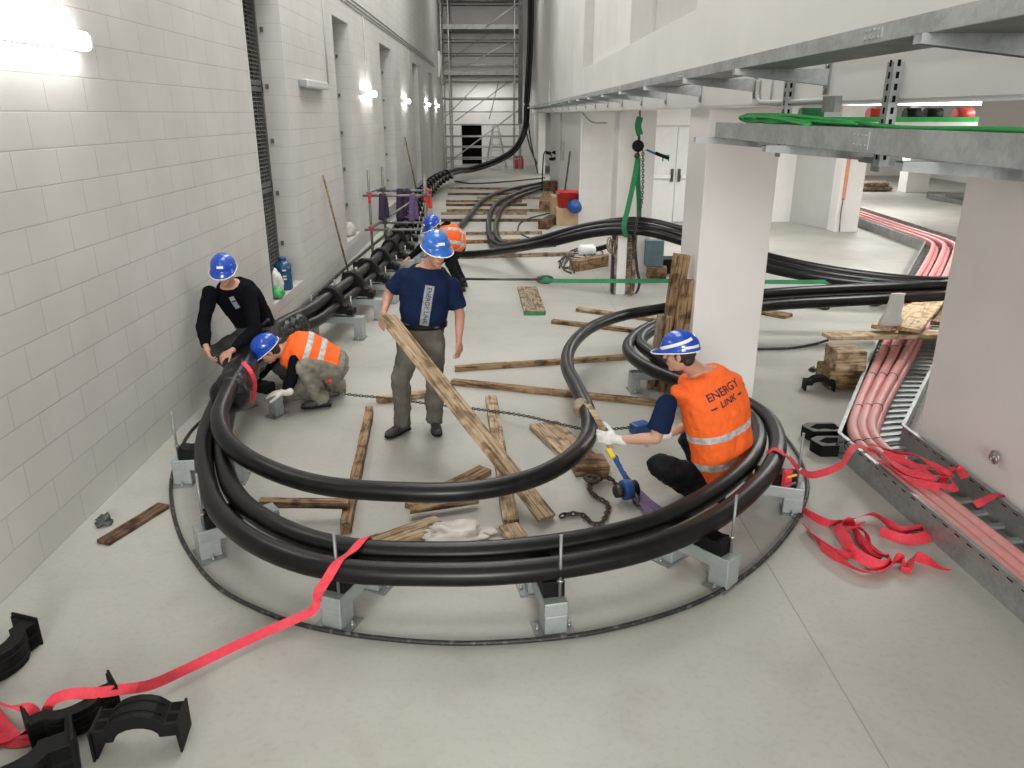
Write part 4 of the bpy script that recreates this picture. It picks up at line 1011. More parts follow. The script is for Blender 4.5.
# ------------------------------------------------------------------ loose black cleat halves
def half_cleat(L=.36, dep=.12, leg=True, label='x', H=.15):
    t = thing('cleat_half', label, 'cleat', (0, 0, 0), 'loose cleat halves on the floor')
    h = L/2; b = B(); z0 = .0 if leg else .085
    arch_u = [(h*.5*math.cos(PI*k/8)*1.05, .075+.055*math.sin(PI*k/8)) for k in range(9)]
    arch_o = [(h*.62*math.cos(PI*k/8), .135+.06*math.sin(PI*k/8)) for k in range(8, -1, -1)]
    out = [(h, 0), (h-.012, 0), (h-.018, .075)]+arch_u+[(-h+.018, .075), (-h+.012, 0), (-h, 0), (-h, .14), (-h*.68, .14)]+arch_o[1:-1]+[(h*.68, .14), (h, .14)]
    # arch_o runs left to right already
    add_prism(b, out, dep, (0, 0, 0), (1, 0, 0), (0, 0, 1), (0, 1, 0))
    for s in (-1, 1): span(b, s*h-.006, s*h+.006, -dep*.62, dep*.62, .0, .142)
    mk('clamp_body', b, M['plastic'], t, bevel=.004)
    for s in (-1, 1):
        for k in (-1, 1):
            b = B(); span(b, s*h*.82-.022, s*h*.82+.022, k*dep*.25-.02, k*dep*.25+.02, .1395, .1415); mk('bolt_pocket', b, M['darkgap'], t)  # flat dark plates paint the shade of the pockets
    b = B()
    for k in (-1, 1):
        add_tube(b, [(h*.62*math.cos(PI*i/10), k*dep*.22, .137+.06*math.sin(PI*i/10)) for i in range(1, 10)], .005, 5)
    mks('rib', b, M['plastic'], t)
    return t
h1 = half_cleat(label='black cleat half standing on its two legs at the lower left, strap passing behind')
h1.location = V((-1.60, 2.74, 0)); h1.rotation_euler = (0, 0, .14); h1.scale = (1, 1.15, 1.08)
def put(label, loc, rot, sc=1.):
    o = dup(h1, loc, label=label); o.rotation_euler = rot; o.scale = (sc,)*3; return o
put('black cleat half tipped on edge behind the standing one at lower left', (-2.02, 2.93, .075), (PI/2, 0, .7), 1.0)
put('large black cleat half at the bottom left picture corner under red strap', (-2.12, 2.60, .09), (PI/2, 0, .55), 1.45)
put('black cleat half cut off at the left picture edge', (-2.66, 3.28, .075), (PI/2, 0, 1.25), 1.2)
put('curved black cleat half lying alone left of the timber blocks', V((3.23, 7.323, 0)), (0, 0, -.08), .8)
put('black cleat half on the floor between broom and small tube frame', (-2.42, 13.75, 0), (0, 0, .2), 1.1)
t = thing('cleat_block', 'black two-part cleat block on the floor left of the pink cables, front one', 'cleat', V((2.727, 5.728, 0)), 'cleat blocks left of the floor tray')
q = V((2.727, 5.728, 0)); b = B()
ol = [(-.15, .02), (-.11, -.09), (.15, -.09), (.15, .11), (-.08, .11), (-.15, .06)]
add_prism(b, ol, .10, q+V((0, 0.07, .05)), (1, 0, 0), (0, 1, 0), (0, 0, 1)); mk('clamp_body', b, M['plastic'], t, bevel=.006)
b = B(); add_prism(b, [(x*.98, y*.98) for x, y in ol], .004, q+V((0, .07, .101)), (1, 0, 0), (0, 1, 0), (0, 0, 1)); mk('top_face', b, M['plasticd'], t)  # thin top plate in a lighter grey than the body
b = B(); add_prism(b, [(-.10, .0), (-.05, -.05), (.02, -.03), (.08, -.06), (.14, -.03), (.14, .07), (-.02, .07)], .004, q+V((0, .07, .1035)), (1, 0, 0), (0, 1, 0), (0, 0, 1)); mk('recess', b, M['darkgap'], t)  # flat dark plate paints in the shade of a hollow
dup(t, q+V((.04, .30, .0)), label='black two-part cleat block on the floor left of the pink cables, back one')

# ------------------------------------------------------------------ webbing, chains and hoists
def strap(pts, w, label, m='red', side=None, twist=0., name='webbing_strap', thick=.004, n=6, z0=.006):
    b = B(); pp = spline(pts, n); 
    add_ribbon(b, pp, w, side, twist, thick)
    return tag(mk(name, b, M[m], origin=pts[0], smooth=False), label, 'strap')
flat = lambda f, p, d: d.cross(V((0, 0, 1)))
c1_ = V((-0.841, 3.544, 0.36)); c2_ = V((-0.781, 3.751, 0.36))
strap([c2_+V((.03, .075, -.02)), c2_+V((.025, .04, .055)), c2_+V((.01, -.01, .066)), (c1_+c2_)/2+V((0, 0, .055)), c1_+V((-.01, .01, .066)), c1_+V((-.03, -.035, .055)), c1_+V((-.06, -.068, .015)), c1_+V((-.09, -.085, -.03)), c1_+V((-.115, -.10, -.06)), c1_+V((-.12, -.10, -.10))], .05, 'red strap wound over the front cables at the stand', side=(1, .3, .15))
strap([(-0.974, 3.549, 0.24), (-0.993, 3.559, 0.17), (-1.02, 3.54, 0.12), (-1.088, 3.521, 0.09), (-1.233, 3.452, 0.06), (-1.435, 3.27, 0.06), (-1.577, 3.119, 0.07), (-1.679, 3.018, 0.08), V((-1.787, 2.94, 0.12)), (-1.862, 2.887, 0.15), (-1.958, 2.859, 0.17), (-2.039, 2.85, 0.14), (-2.075, 2.821, 0.06), (-2.076, 2.763, 0.03), (-2.162, 2.734, 0.02), (-2.35, 2.78, .02)], .05, 'long red strap running from the stand across the floor to lower left', side=lambda f, p, d: (d.y*.6, -d.x*.6, .8 if f < .5 else .5))
strap([(-2.42, 2.72, .02), (-2.202, 2.745, 0.01), (-2.135, 2.805, 0.03), (-2.125, 2.846, 0.06), (-2.196, 2.881, 0.08), (-2.282, 2.9, 0.07), (-2.45, 3.0, .03), (-2.293, 2.855, 0.02), (-2.204, 2.78, 0.015), (-2.091, 2.756, 0.02)], .055, 'red strap loops piled at the left picture edge', side=lambda f, p, d: V((d.y, -d.x, 0))*.6+V((0, 0, .8*math.sin(f*7))))
# right hand strap: buckle on the cable, hanging over the tray, and a heap on the floor
strap([(1.872, 4.921, 0.4), (1.918, 4.922, 0.43), (1.968, 4.859, 0.42), (2.03, 4.855, 0.36)], .05, 'red strap gripping the outer cable at the right stand', side=lambda f, p, d: (.3, 1, 0))
t = thing('strap_buckle', 'red strap buckle with steel ratchet hanging by the right stand', 'buckle', (2.025, 4.866, 0.2))
q = V((1.957, 4.728, 0.3)); b = B(); add_box(b, q, (.06, .03, .12), rotz(.4)); mk('strap_body', b, M['red'], t)
for k in (-1, 1):
    b = B(); add_box(b, q+V((.02, -.03, k*.03)), (.08, .012, .012), rotz(.4)); mk('steel_bar', b, M['yellow'] if k > 0 else M['steel'], t)
strap([(1.954, 4.712, 0.45), (2.092, 4.851, 0.3), (2.273, 5.056, 0.16), (2.427, 5.141, 0.15), (2.53, 5.154, 0.2), (2.627, 5.257, 0.25), (2.747, 5.389, 0.24), (2.904, 5.345, 0.2), (3.034, 5.226, 0.22)], .055, 'red strap from the loop up over the rim of the floor tray', side=lambda f, p, d: (.2, 1, .6 if f < .5 else .1))
random.seed(5)
for i, (label, ps) in enumerate((
    ('red webbing heaped on the pink cables, top layer', [(870,444), (895,452), (918,456), (938,468), (950,478), (930,474), (905,462), (885,455), (905,470), (935,480)]),
    ('red webbing heaped on the pink cables, lower layer', [(880,460), (905,474), (930,482), (955,488), (942,472), (915,466), (893,466), (912,480), (940,488)]))):
    strap(list(([(2.857, 5.425, 0.24), (2.966, 5.252, 0.25), (3.102, 5.178, 0.25), (3.127, 4.951, 0.26), (3.163, 4.85, 0.23), (3.031, 4.875, 0.25), (2.941, 5.054, 0.26), (2.841, 5.156, 0.27), (2.862, 4.901, 0.27), (3.003, 4.761, 0.26)] if i == 0 else [(2.821, 5.176, 0.22), (2.878, 4.919, 0.23), (2.977, 4.771, 0.24), (3.125, 4.717, 0.22), (3.133, 4.906, 0.25), (3.004, 5.028, 0.24), (2.845, 5.03, 0.24), (2.856, 4.784, 0.25), (2.985, 4.66, 0.25)])), .06, label, side=lambda f, p, d: V((d.y, -d.x, 0))+V((0, 0, .9*math.sin(f*11))), name='webbing_heap')
strap([(3.039, 4.749, 0.22), (3.234, 4.999, 0.22), (3.311, 5.011, 0.23), (3.309, 4.909, 0.2)], .055, 'red strap end looped over the far rim of the floor tray, left one', side=(.7, -.7, .2))
strap([(3.198, 4.583, 0.16), (3.255, 4.578, 0.2), (3.367, 4.624, 0.22), (3.458, 4.688, 0.14)], .055, 'red strap end looped over the far rim of the floor tray, right one', side=(.7, -.7, .2))
for i, (label, ps) in enumerate((
    ('red strap running down from the buckle to the heap on the floor', [(2, 4.898, 0.2), (2.053, 4.946, 0.08), (2.094, 4.843, 0.03), (2.144, 4.673, 0.02), (2.226, 4.572, 0.03), (2.385, 4.624, 0.03), (2.544, 4.651, 0.06), (2.605, 4.544, 0.05), (2.655, 4.472, 0.03), (2.811, 4.492, 0.04), (2.807, 4.406, 0.03), (2.635, 4.362, 0.02), (2.515, 4.462, 0.03)]),
    ('red strap heap on the open floor, looping at its left', [(2.05, 4.552, 0.02), (2.052, 4.384, 0.02), (2.096, 4.221, 0.03), (2.181, 4.157, 0.04), (2.221, 4.314, 0.06), (2.243, 4.492, 0.06), (2.346, 4.544, 0.06), (2.352, 4.426, 0.03), (2.337, 4.186, 0.02), (2.366, 4.14, 0.02), (2.336, 4.248, 0.04), (2.325, 4.422, 0.07), (2.396, 4.481, 0.08)]),
    ('red strap heap on the open floor, trailing end at its right', [(2.046, 4.286, 0.02), (2.106, 4.121, 0.02), (2.204, 3.993, 0.03), (2.344, 4.028, 0.02), (2.455, 4.113, 0.05), (2.491, 4.083, 0.04), (2.461, 4.004, 0.02), (2.572, 4.134, 0.05), (2.627, 4.104, 0.04), (2.682, 4.029, 0.03), (2.734, 4.008, 0.015)]),
    ('red strap heap on the open floor, inner folds', [(2.242, 4.388, 0.09), (2.36, 4.43, 0.08), (2.353, 4.295, 0.07), (2.347, 4.168, 0.06), (2.411, 4.114, 0.05), (2.32, 4.026, 0.05), (2.229, 4.101, 0.06), (2.192, 4.218, 0.06)]))):
    b = B(); pp = spline(ps, 8)
    for p in pp: p.z = max(p.z, .03)
    add_ribbon(b, pp, .075, side=lambda f, p, d: V((d.y, -d.x, 0))*(.5+.5*math.sin(f*17+i*2))+V((0, 0, .85)), thick=.004)
    for v in b.verts: v.co.z = max(v.co.z, .003+.002*i)
    tag(mk('webbing_heap', b, M['red'], origin=ps[0]), label, 'strap', 'red straps heaped on the right floor')
def chain(name, pts, link, r, m, label):
    pp = resample(spline(pts, 8), link*.72); b = B()
    for i in range(len(pp)-1):
        d, s, u = frame(pp[i+1]-pp[i]); c = (pp[i]+pp[i+1])/2
        wv = s if i % 2 else u
        add_torus(b, c, d*(link*.5), wv*(link*.30), r, 8, 4)
    for v in b.verts: v.co.z = max(v.co.z, .002)
    return tag(mk(name, b, M[m], origin=pts[0], smooth=True), label, 'chain')
chain('long_chain', [(-1.675, 6.76, 0.25), (-1.489, 6.95, 0.12), (-1.116, 6.996, 0.06), (-0.67, 6.852, 0.05), (-0.238, 6.688, 0.06), (0.174, 6.429, 0.1), (0.513, 6.162, 0.12), (0.758, 6.024, 0.12), (0.955, 6.091, 0.1), (1.16, 6.181, 0.08)], .038, .005, 'darksteel', 'long thin dark chain stretched across the floor behind the standing worker')
chain('loose_chain', [(0.856, 5.099, 0.06), (0.828, 5.272, 0.04), (0.771, 5.293, 0.03), (0.689, 5.247, 0.02), (0.659, 5.116, 0.02), (0.704, 4.989, 0.02), (0.764, 4.897, 0.02), (0.716, 4.696, 0.02), (0.656, 4.601, 0.02), (0.607, 4.643, 0.02), (0.569, 4.74, 0.02), (0.48, 4.756, 0.02), (0.386, 4.715, 0.02)], .055, .008, 'rusty', 'loose rusty chain curling on the floor left of the lever hoist')
b = B(); q = (0.689, 5.244, 0.03); add_torus(b, V(q)+V((0, 0, .02)), (.05, 0, 0), (0, .05, .0), .018); tag(mk('chain_hook', b, M['rusty'], origin=q), 'rusty hook at the bend of the loose chain beside plank end', 'hook')
# lever hoist on the floor
q = V((0.929, 4.972, 0.1))
t = thing('lever_hoist', 'blue and black lever chain hoist lying in front of the squatting worker', 'hoist', (q.x, q.y, 0))
d = (V((0.669, 5.625, 0.5))-q).normalized(); _, s, u = frame(d)
b = B(); add_lathe(b, [(.05, -.07), (.075, -.06), (.075, .0), (.05, .01)], q, s, 16); mk('gear_case', b, M['blue'], t, bevel=.006)
b = B(); add_lathe(b, [(.03, .01), (.055, .015), (.06, .05), (.04, .06)], q, s, 14); mk('hand_wheel', b, M['plastic'], t)
b = B(); add_lathe(b, [(.045, -.12), (.05, -.07)], q, s, 12); mk('cover', b, M['darksteel'], t)
b = B(); add_beam(b, q+u*.02, V((0.812, 5.176, 0.3)), .03, .018); mk('lever', b, M['blue'], t, bevel=.004)
b = B(); p0 = V((0.819, 5.114, 0.28)); add_beam(b, p0, V((0.79, 5.185, 0.32)), .042, .03); mk('lever_grip', b, M['yellow'], t, bevel=.006)
b = B(); add_torus(b, q-d*.09, d*.05, u*.035, .011); mk('lower_hook', b, M['darksteel'], t)
chain('hoist_chain', [q+V((.02, 0, .03)), (0.883, 5.078, 0.2), (0.841, 5.166, 0.28)], .045, .007, 'darksteel', 'short taut chain between the lever hoist and the cable sling')
strap([(0.958, 5.002, 0.06), (0.997, 4.849, 0.06), (1.005, 4.603, 0.1), (1.003, 4.424, 0.14)], .05, 'purple webbing sling from the lever hoist under the front cables, left leg', 'purple', side=(1, .2, .2), name='webbing_sling')
strap([(0.985, 5.033, 0.06), (1.051, 4.833, 0.06), (1.095, 4.643, 0.1), (1.125, 4.475, 0.14)], .06, 'purple webbing sling from the lever hoist under the front cables, right leg', 'purple', side=(1, .2, .2), name='webbing_sling')
strap([(0.665, 5.736, 0.5), (0.703, 5.516, 0.5), (0.744, 5.329, 0.46), (0.784, 5.213, 0.38), (0.821, 5.189, 0.31)], .05, 'pale webbing sling pulling the hooked cable towards the hoist', 'woodl', side=(1, .5, 0), name='pulling_sling')
b = B(); c = V((0.648, 5.715, 0.44)); dd = (V((0.646, 6.016, 0.44))-V((0.65, 5.36, 0.44))).normalized(); add_tube(b, [c-dd*.06, c-dd*.02, c+dd*.02, c+dd*.06], [.070, .076, .072, .068], 16); tag(mk('sling_loop', b, M['woodg'], origin=c, smooth=True), 'grey webbing wrapped tight round the hooked cable', 'sling')
b = B(); q = V((1.219, 6.208, 0.04)); add_box(b, q+V((0, 0, .02)), (.17, .12, .10), rotz(.5)); tag(mk('tool_case', b, M['blue'], origin=q, bevel=.02), 'small blue box on the floor behind the gloved hand of the squatting worker', 'box')
# lifting sling, lever hoist and hanging chain in front of the slim pillar
SY = 11.9
b = B(); top = V((2.056, 11.85, 2.034)); add_ribbon(b, spline([top, (1.988, 11.7, 1.73), (1.903, 11.6, 1.336), (1.848, 11.55, 1.079), (1.897, 11.62, 0.921)], 6), .075, side=(1, 0, .1), thick=.008)
add_ribbon(b, spline([top, (2.091, 11.95, 1.71), (2.149, 12.1, 1.4), (2.185, 12.2, 1.052)], 6), .075, side=(1, 0, .1), thick=.008)
tag(mk('lifting_sling', b, M['green'], origin=top), 'green webbing sling lifting the black cables beside the slim pillar', 'sling')
t = thing('lever_hoist', 'black lever hoist with blue handle hanging above the green sling', 'hoist', (2.047, 11.85, 2.205))
q = V((2.047, 11.85, 2.205)); b = B(); add_lathe(b, [(.06, -.06), (.085, -.05), (.085, .05), (.06, .06)], q, (0, 1, 0), 14); mk('gear_case', b, M['plastic'], t, bevel=.01)
b = B(); add_beam(b, q, V((2.311, 11.8, 2.093)), .05, .03); mk('lever', b, M['blue'], t, bevel=.008)
b = B(); add_beam(b, V((2.295, 11.8, 2.108)), V((2.507, 11.8, 2.03)), .06, .05); mk('lever_grip', b, M['plastic'], t, bevel=.015)
b = B(); add_box(b, V((2.133, 11.74, 2.167)), (.05, .01, .03)); mk('maker_plate', b, M['white'], t)
b = B(); add_bar(b, q, V((2.056, 11.85, 2.034)), .018); add_lathe(b, [(.03, 0), (.05, .03), (.03, .07)], V((2.042, 11.85, 2.034)), seg=8); mk('lower_hook', b, M['darksteel'], t)
b = B(); add_ribbon(b, spline([(2.055, 11.85, 2.609), (2.032, 11.85, 2.484), (2.068, 11.85, 2.359)], 4), .09, side=(1, 0, 0), thick=.05); tag(mk('sling_loop', b, M['green'], origin=(2.047, 11.85, 2.484)), 'short green sling loop from the beam above the hanging lever hoist', 'sling')
b = B(); add_bar(b, (2.047, 11.85, 2.746), (2.055, 11.85, 2.595), .012); add_bar(b, (2.053, 11.85, 2.373), (2.059, 11.85, 2.261), .02); tag(mk('hook_rod', b, M['darksteel'], origin=(2.049, 11.85, 2.705)), 'thin steel rod holding the short green loop under the beam', 'rod')
chain('hanging_chain', [(2.115, 11.8, 2.15), (2.141, 11.8, 1.431), (2.018, 11.5, 1.1), (2.013, 11.5, 0.626)], .055, .007, 'darksteel', 'dark chain hanging down from the lever hoist past the cables')
# green ratchet strap stretched across
strap([(0.578, 10.959, 0.4), (0.858, 10.849, 0.4), (1.714, 10.835, 0.4), (2.714, 10.819, 0.4), (4.22, 10.63, 0.42), (5.487, 10.534, 0.45)], .06, 'long green ratchet strap stretched horizontally across behind the pillar', 'green', side=(0, .35, 1), name='ratchet_strap', n=3)
bpy.data.objects['ratchet_strap'].data.materials[0] = mat('bright green webbing', (.015, .20, .075), .6, var=.15)
b = B(); add_bar(b, (-0.548, 11.012, 0.4), (0.65, 10.958, 0.4), .018); q = (0.65, 10.958, 0.4); add_torus(b, q, (.12, 0, 0), (0, 0, .05), .02); tag(mk('ratchet_rod', b, M['darksteel'], origin=q), 'dark chain and hook at the left end of the green strap', 'hook')
# upright timber bundle under the slung cables
q = V((1.90, 11.9, 0))
t = thing('timber_post', 'upright bundle of timbers with white face propping the slung cables', 'post', q)
b = B(); span(b, 1.80, 1.94, 11.74, 11.78, 0, .88); mk('white_board', b, M['white'], t)
for x0_, x1_ in ((1.74, 1.80), (1.94, 2.02), (2.03, 2.09)):
    b = B(); span(b, x0_, x1_, 11.74, 12.0, 0, .90); mk('timber', b, M['woodg'], t)
b = B(); span(b, 1.70, 2.10, 11.76, 12.02, .90, .96); mk('cap_board', b, M['woodg'], t)
strap([(1.74, 11.70, .02), (1.73, 11.70, .5), (1.74, 11.71, .90), (1.80, 11.72, .985), (1.90, 11.73, 1.01), (1.99, 11.72, .98), (2.04, 11.69, .8), (2.10, 11.66, .4), (2.14, 11.64, .2), (2.10, 11.62, .06), (2.00, 11.60, .02)], .055, 'purple sling draped over the top of the upright timber bundle', 'purpled', side=(1, .7, .2), name='webbing_sling')
b = B(); q = V((1.582, 13.5, 0.434)); 
for k in range(4): add_torus(b, V((1.66+.03*k, 11.68, .78-.02*k)), (.035, .02*k, 0), (0, .02, .11), .012)
tag(mk('rope_coil', b, M['woodg'], origin=(1.7, 11.68, .8)), 'brown rope coil hanging at the left of the upright timber bundle', 'rope')
# box, case and odds behind the strap
board('wood block under the blue-grey box by the slim pillar', (2.52, 13.1, 0), (2.86, 13.05, 0), .28, .18, 'woodm', 'timber_block', 'block')
b = B(); span(b, 2.50, 2.80, 13.1, 13.3, .18, .62); tag(mk('steel_box', b, M['teal'], origin=(2.65, 13.2, .18), bevel=.01), 'blue-grey steel box standing on a wood block at the slim pillar', 'box')
b = B(); span(b, 2.78, 3.14, 13.35, 13.7, .0, .26); tag(mk('tool_case', b, M['plastic'], origin=(2.95, 13.5, 0), bevel=.02), 'black case on the floor right of the blue-grey box', 'case')
t = thing('power_tool', 'grey power tool with black handle under the slung cables', 'tool', (1.836, 15.648, 0))
q = V((1.753, 15.293, 0.1)); b = B(); add_lathe(b, [(.06, -.2), (.11, -.15), (.11, .1), (.06, .15)], q, (1, .2, 0), 12); mk('motor_housing', b, M['white'], t, smooth=True)
b = B(); add_beam(b, q+V((.12, .02, 0)), q+V((.40, .08, .06)), .09, .09); mk('handle', b, M['plastic'], t, bevel=.02)
random.seed(21)
for j in range(3):
    pts = []
    for k in range(9): pts.append([(1.171, 14.427, 0.02), (1.48, 15.778, 0.02), (1.849, 16.149, 0.02), (2.024, 15.527, 0.02), (1.746, 14.844, 0.02), (1.378, 15.073, 0.02), (1.5, 14.318, 0.02), (1.088, 13.829, 0.02), (1.307, 13.452, 0.02)][(k*(j+1)+j*2) % 9])
    pts = [V(p)+V((random.uniform(-.1, .1), random.uniform(-.1, .1), 0)) for p in pts]
    wire(spline(pts, 7), .012, 'hose', ['top', 'middle', 'bottom'][j]+' strand of the thin dark wire tangle behind the square beam', 'wire_tangle', group='wire tangle behind the square beam')
wire(spline([(1.52, 22.262, 0.02), (0.668, 20.524, 0.02), (0.441, 18.677, 0.02), (0.681, 17.409, 0.02), (1.112, 17.111, 0.02)], 7), .015, 'hose', 'thin dark wire curving over the far battens', 'thin_wire')
# tool corner by the far block pillar
t = thing('bucket', 'red bucket standing on the box at the far block pillar', 'bucket', (1.72, 19.9, 0))
q = V((1.72, 19.85, 0)); 
b = B(); add_lathe(b, [(.24, .42), (.30, .80), (.31, .80), (.31, .82), (.28, .82), (.22, .46)], q, seg=16); mk('pail', b, M['redp'], t, smooth=True)
b = B(); add_tube(b, [q+V((math.cos(a)*.3, -.18, .80-.15*math.sin(a)*.3)) for a in [PI*k/10 for k in range(11)]], .012, 6); mk('handle', b, M['steel'], t)
b = B(); span(b, 1.42, 2.0, 19.6, 20.15, 0, .42); tag(mk('cardboard_box', b, M['card'], origin=(1.7, 19.9, 0), bevel=.01), 'brown box under the red bucket at the far block pillar', 'box')
b = B(); q = V((1.86, 19.52, .48)); add_lathe(b, [(.20, 0), (.16, .012), (.155, .06), (.13, .12), (.08, .16), (.02, .175)], q, (.2, -.75, .6), 18); add_box(b, q+V((.03, -.13, .06)), (.10, .02, .04)); tag(mk('hard_hat', b, M['blue'], origin=q), 'blue hard hat hung on the red bucket far away', 'hard hat')
b = B(); add_bar(b, (1.62, 20.2, .3), (1.80, 20.4, 1.75), .022, 6); tag(mk('iron_bar', b, M['darksteel'], origin=(1.62, 20.2, .3)), 'thin dark bar standing upright behind the red bucket', 'bar')
b = B(); span(b, 1.42, 1.95, 21.2, 22.0, 0, .55); tag(mk('cardboard_box', b, M['card'], origin=(1.7, 21.6, 0), bevel=.01), 'brown box standing behind the red bucket', 'box')
board('thick timber lying before the shaded wall panel, end toward camera', (1.30, 22.4, 0), (1.55, 25.4, 0), .34, .30, 'woodm', 'timber_beam', 'beam')
board('dark timber block at the end of the far bent cables', (1.52, 27.0, 0), (1.95, 27.0, 0), .5, .5, 'woodd', 'timber_block', 'block')
board('brown board lying askew left of the red bucket', (1.05, 18.9, 0), (1.40, 20.2, 0), .25, .2, 'woodd', 'timber_offcut', 'offcut')
t = thing('leaning_shovel', 'shovel leaning on the block wall far behind the small frame', 'shovel', (-2.6, 25, 0))
b = B(); add_bar(b, (-2.55, 24.6, .3), (WL+.04, 24.3, 2.0), .022, 6); mk('stick', b, M['woodm'], t)
b = B(); add_ell(b, (-2.52, 24.62, .25), (.15, 0, 0), (0, .03, .0), (0, .05, .25), 10, 6); mk('blade', b, M['darksteel'], t)

# ------------------------------------------------------------------ people
skin = mat('skin', (.50, .27, .19), .55, var=.10, scale=14)
skin2 = mat('ruddy skin', (.46, .235, .165), .55, var=.12, scale=14)
hairm = mat('dark hair', (.022, .016, .012), .6, var=.3, scale=60, bump=.3, bscale=140)
greyh = mat('grey hair', (.26, .24, .22), .7, var=.3, scale=60, bump=.3, bscale=140)
navy = mat('navy cotton', (.009, .017, .05), .85, spec=.08, var=.18, scale=9, bump=.25, bscale=26)
blackc = mat('black sweater', (.005, .0055, .008), .95, spec=.08, var=.2, scale=9, bump=.25, bscale=26)
greyt = mat('grey brown work trousers', (.115, .105, .088), .85, spec=.12, var=.25, scale=7, bump=.3, bscale=22)
greyt2 = mat('dark grey work trousers', (.062, .060, .060), .85, spec=.12, var=.25, scale=7, bump=.3, bscale=22)
khaki = mat('dusty khaki trousers', (.24, .225, .18), .85, var=.3, scale=8, bump=.3, bscale=22, dirt=(.10, .095, .08))
blackt = mat('black work trousers', (.006, .0065, .0085), .7, spec=.2, var=.3, scale=8, bump=.35, bscale=20)
bootm = mat('worn boot leather', (.045, .038, .034), .6, var=.4, scale=20, dirt=(.13, .12, .11))
blueh = mat('blue helmet shell', (.010, .065, .42), .22, var=.05, coat=.4, spec=.5)
blueh2 = mat('lighter blue helmet shell', (.02, .13, .50), .22, var=.12, coat=.4, scale=10)
gloved = mat('white work glove', (.62, .60, .56), .85, var=.15, scale=25)
eyem = mat('eye', (.03, .02, .015), .2); lipm = mat('lip', (.33, .13, .10), .5)
greyprint = mat('grey shirt print', (.28, .30, .32), .8, var=.3, scale=50)
inkm = mat('dark print', (.025, .02, .05), .7)
reflect = (.56, .57, .57)
ORANGE = (.98, .155, .028)

def vest_mat(name, p0, ax, bands, verticals=()):
    """hi-vis orange with grey reflective bands at distances along ax from p0 (object space)"""
    m, nt, b = nodes(name)
    tc = nt.nodes.new('ShaderNodeTexCoord')
    def dotv(o, a):
        s = nt.nodes.new('ShaderNodeVectorMath'); s.operation = 'SUBTRACT'; s.inputs[1].default_value = o
        nt.links.new(tc.outputs['Object'], s.inputs[0])
        d = nt.nodes.new('ShaderNodeVectorMath'); d.operation = 'DOT_PRODUCT'; d.inputs[1].default_value = a
        nt.links.new(s.outputs[0], d.inputs[0]); return d.outputs['Value']
    def inside(v, c, h):
        c1 = nt.nodes.new('ShaderNodeMath'); c1.operation = 'COMPARE'; c1.inputs[1].default_value = c; c1.inputs[2].default_value = h
        nt.links.new(v, c1.inputs[0]); return c1.outputs[0]
    tot = None; v = dotv(p0, ax)
    masks = [inside(v, c, h) for c, h in bands]
    for o, a, c, h in verticals: masks.append(inside(dotv(o, a), c, h))
    for k in masks:
        if tot is None: tot = k
        else:
            mm = nt.nodes.new('ShaderNodeMath'); mm.operation = 'MAXIMUM'; nt.links.new(tot, mm.inputs[0]); nt.links.new(k, mm.inputs[1]); tot = mm.outputs[0]
    n = nt.nodes.new('ShaderNodeTexNoise'); n.inputs['Scale'].default_value = 7; n.inputs['Detail'].default_value = 5
    nt.links.new(tc.outputs['Object'], n.inputs['Vector'])
    oc = ramp(nt, n.outputs['Fac'], [(.3, tuple(c*.86 for c in ORANGE)), (.7, ORANGE)])
    n2 = nt.nodes.new('ShaderNodeTexNoise'); n2.inputs['Scale'].default_value = 22; n2.inputs['Detail'].default_value = 5
    nt.links.new(tc.outputs['Object'], n2.inputs['Vector'])
    gc = ramp(nt, n2.outputs['Fac'], [(.35, tuple(c*.6 for c in reflect)), (.6, reflect)])
    mx = nt.nodes.new('ShaderNodeMix'); mx.data_type = 'RGBA'
    if tot is not None: nt.links.new(tot, mx.inputs['Factor'])
    else: mx.inputs['Factor'].default_value = 0
    nt.links.new(oc, mx.inputs['A']); nt.links.new(gc, mx.inputs['B']); nt.links.new(mx.outputs['Result'], b.inputs['Base Color'])
    b.inputs['Roughness'].default_value = .75; b.inputs['Specular IOR Level'].default_value = .2
    bp = nt.nodes.new('ShaderNodeBump'); bp.inputs['Strength'].default_value = .35; bp.inputs['Distance'].default_value = .02
    n3 = nt.nodes.new('ShaderNodeTexNoise'); n3.inputs['Scale'].default_value = 14; n3.inputs['Distortion'].default_value = 1.
    nt.links.new(tc.outputs['Object'], n3.inputs['Vector']); nt.links.new(n3.outputs['Fac'], bp.inputs['Height']); nt.links.new(bp.outputs['Normal'], b.inputs['Normal'])
    return m

cloudtex = bpy.data.textures.new('cloth folds', 'CLOUDS'); cloudtex.noise_scale = .10
def bake(o):
    dg = bpy.context.evaluated_depsgraph_get(); dg.update()
    me = bpy.data.meshes.new_from_object(o.evaluated_get(dg)); me.name = o.name
    mats = list(o.data.materials); o.modifiers.clear(); o.data = me
    me.materials.clear()
    for k in mats: me.materials.append(k)
    for p in me.polygons: p.use_smooth = True; p.material_index = 0
def fuse(name, bm, m, parent, voxel=.008, smooth=6, folds=0., keep=False):
    """overlapping closed shapes become one continuous smooth surface"""
    o = mk(name, bm, m, parent)
    r = o.modifiers.new('fuse', 'REMESH'); r.mode = 'VOXEL'; r.voxel_size = voxel; r.use_smooth_shade = True
    s = o.modifiers.new('relax', 'SMOOTH'); s.factor = .5; s.iterations = smooth
    if folds:
        d = o.modifiers.new('folds', 'DISPLACE'); d.texture = cloudtex; d.strength = folds; d.mid_level = .5; d.texture_coords = 'LOCAL'
    bake(o); return o

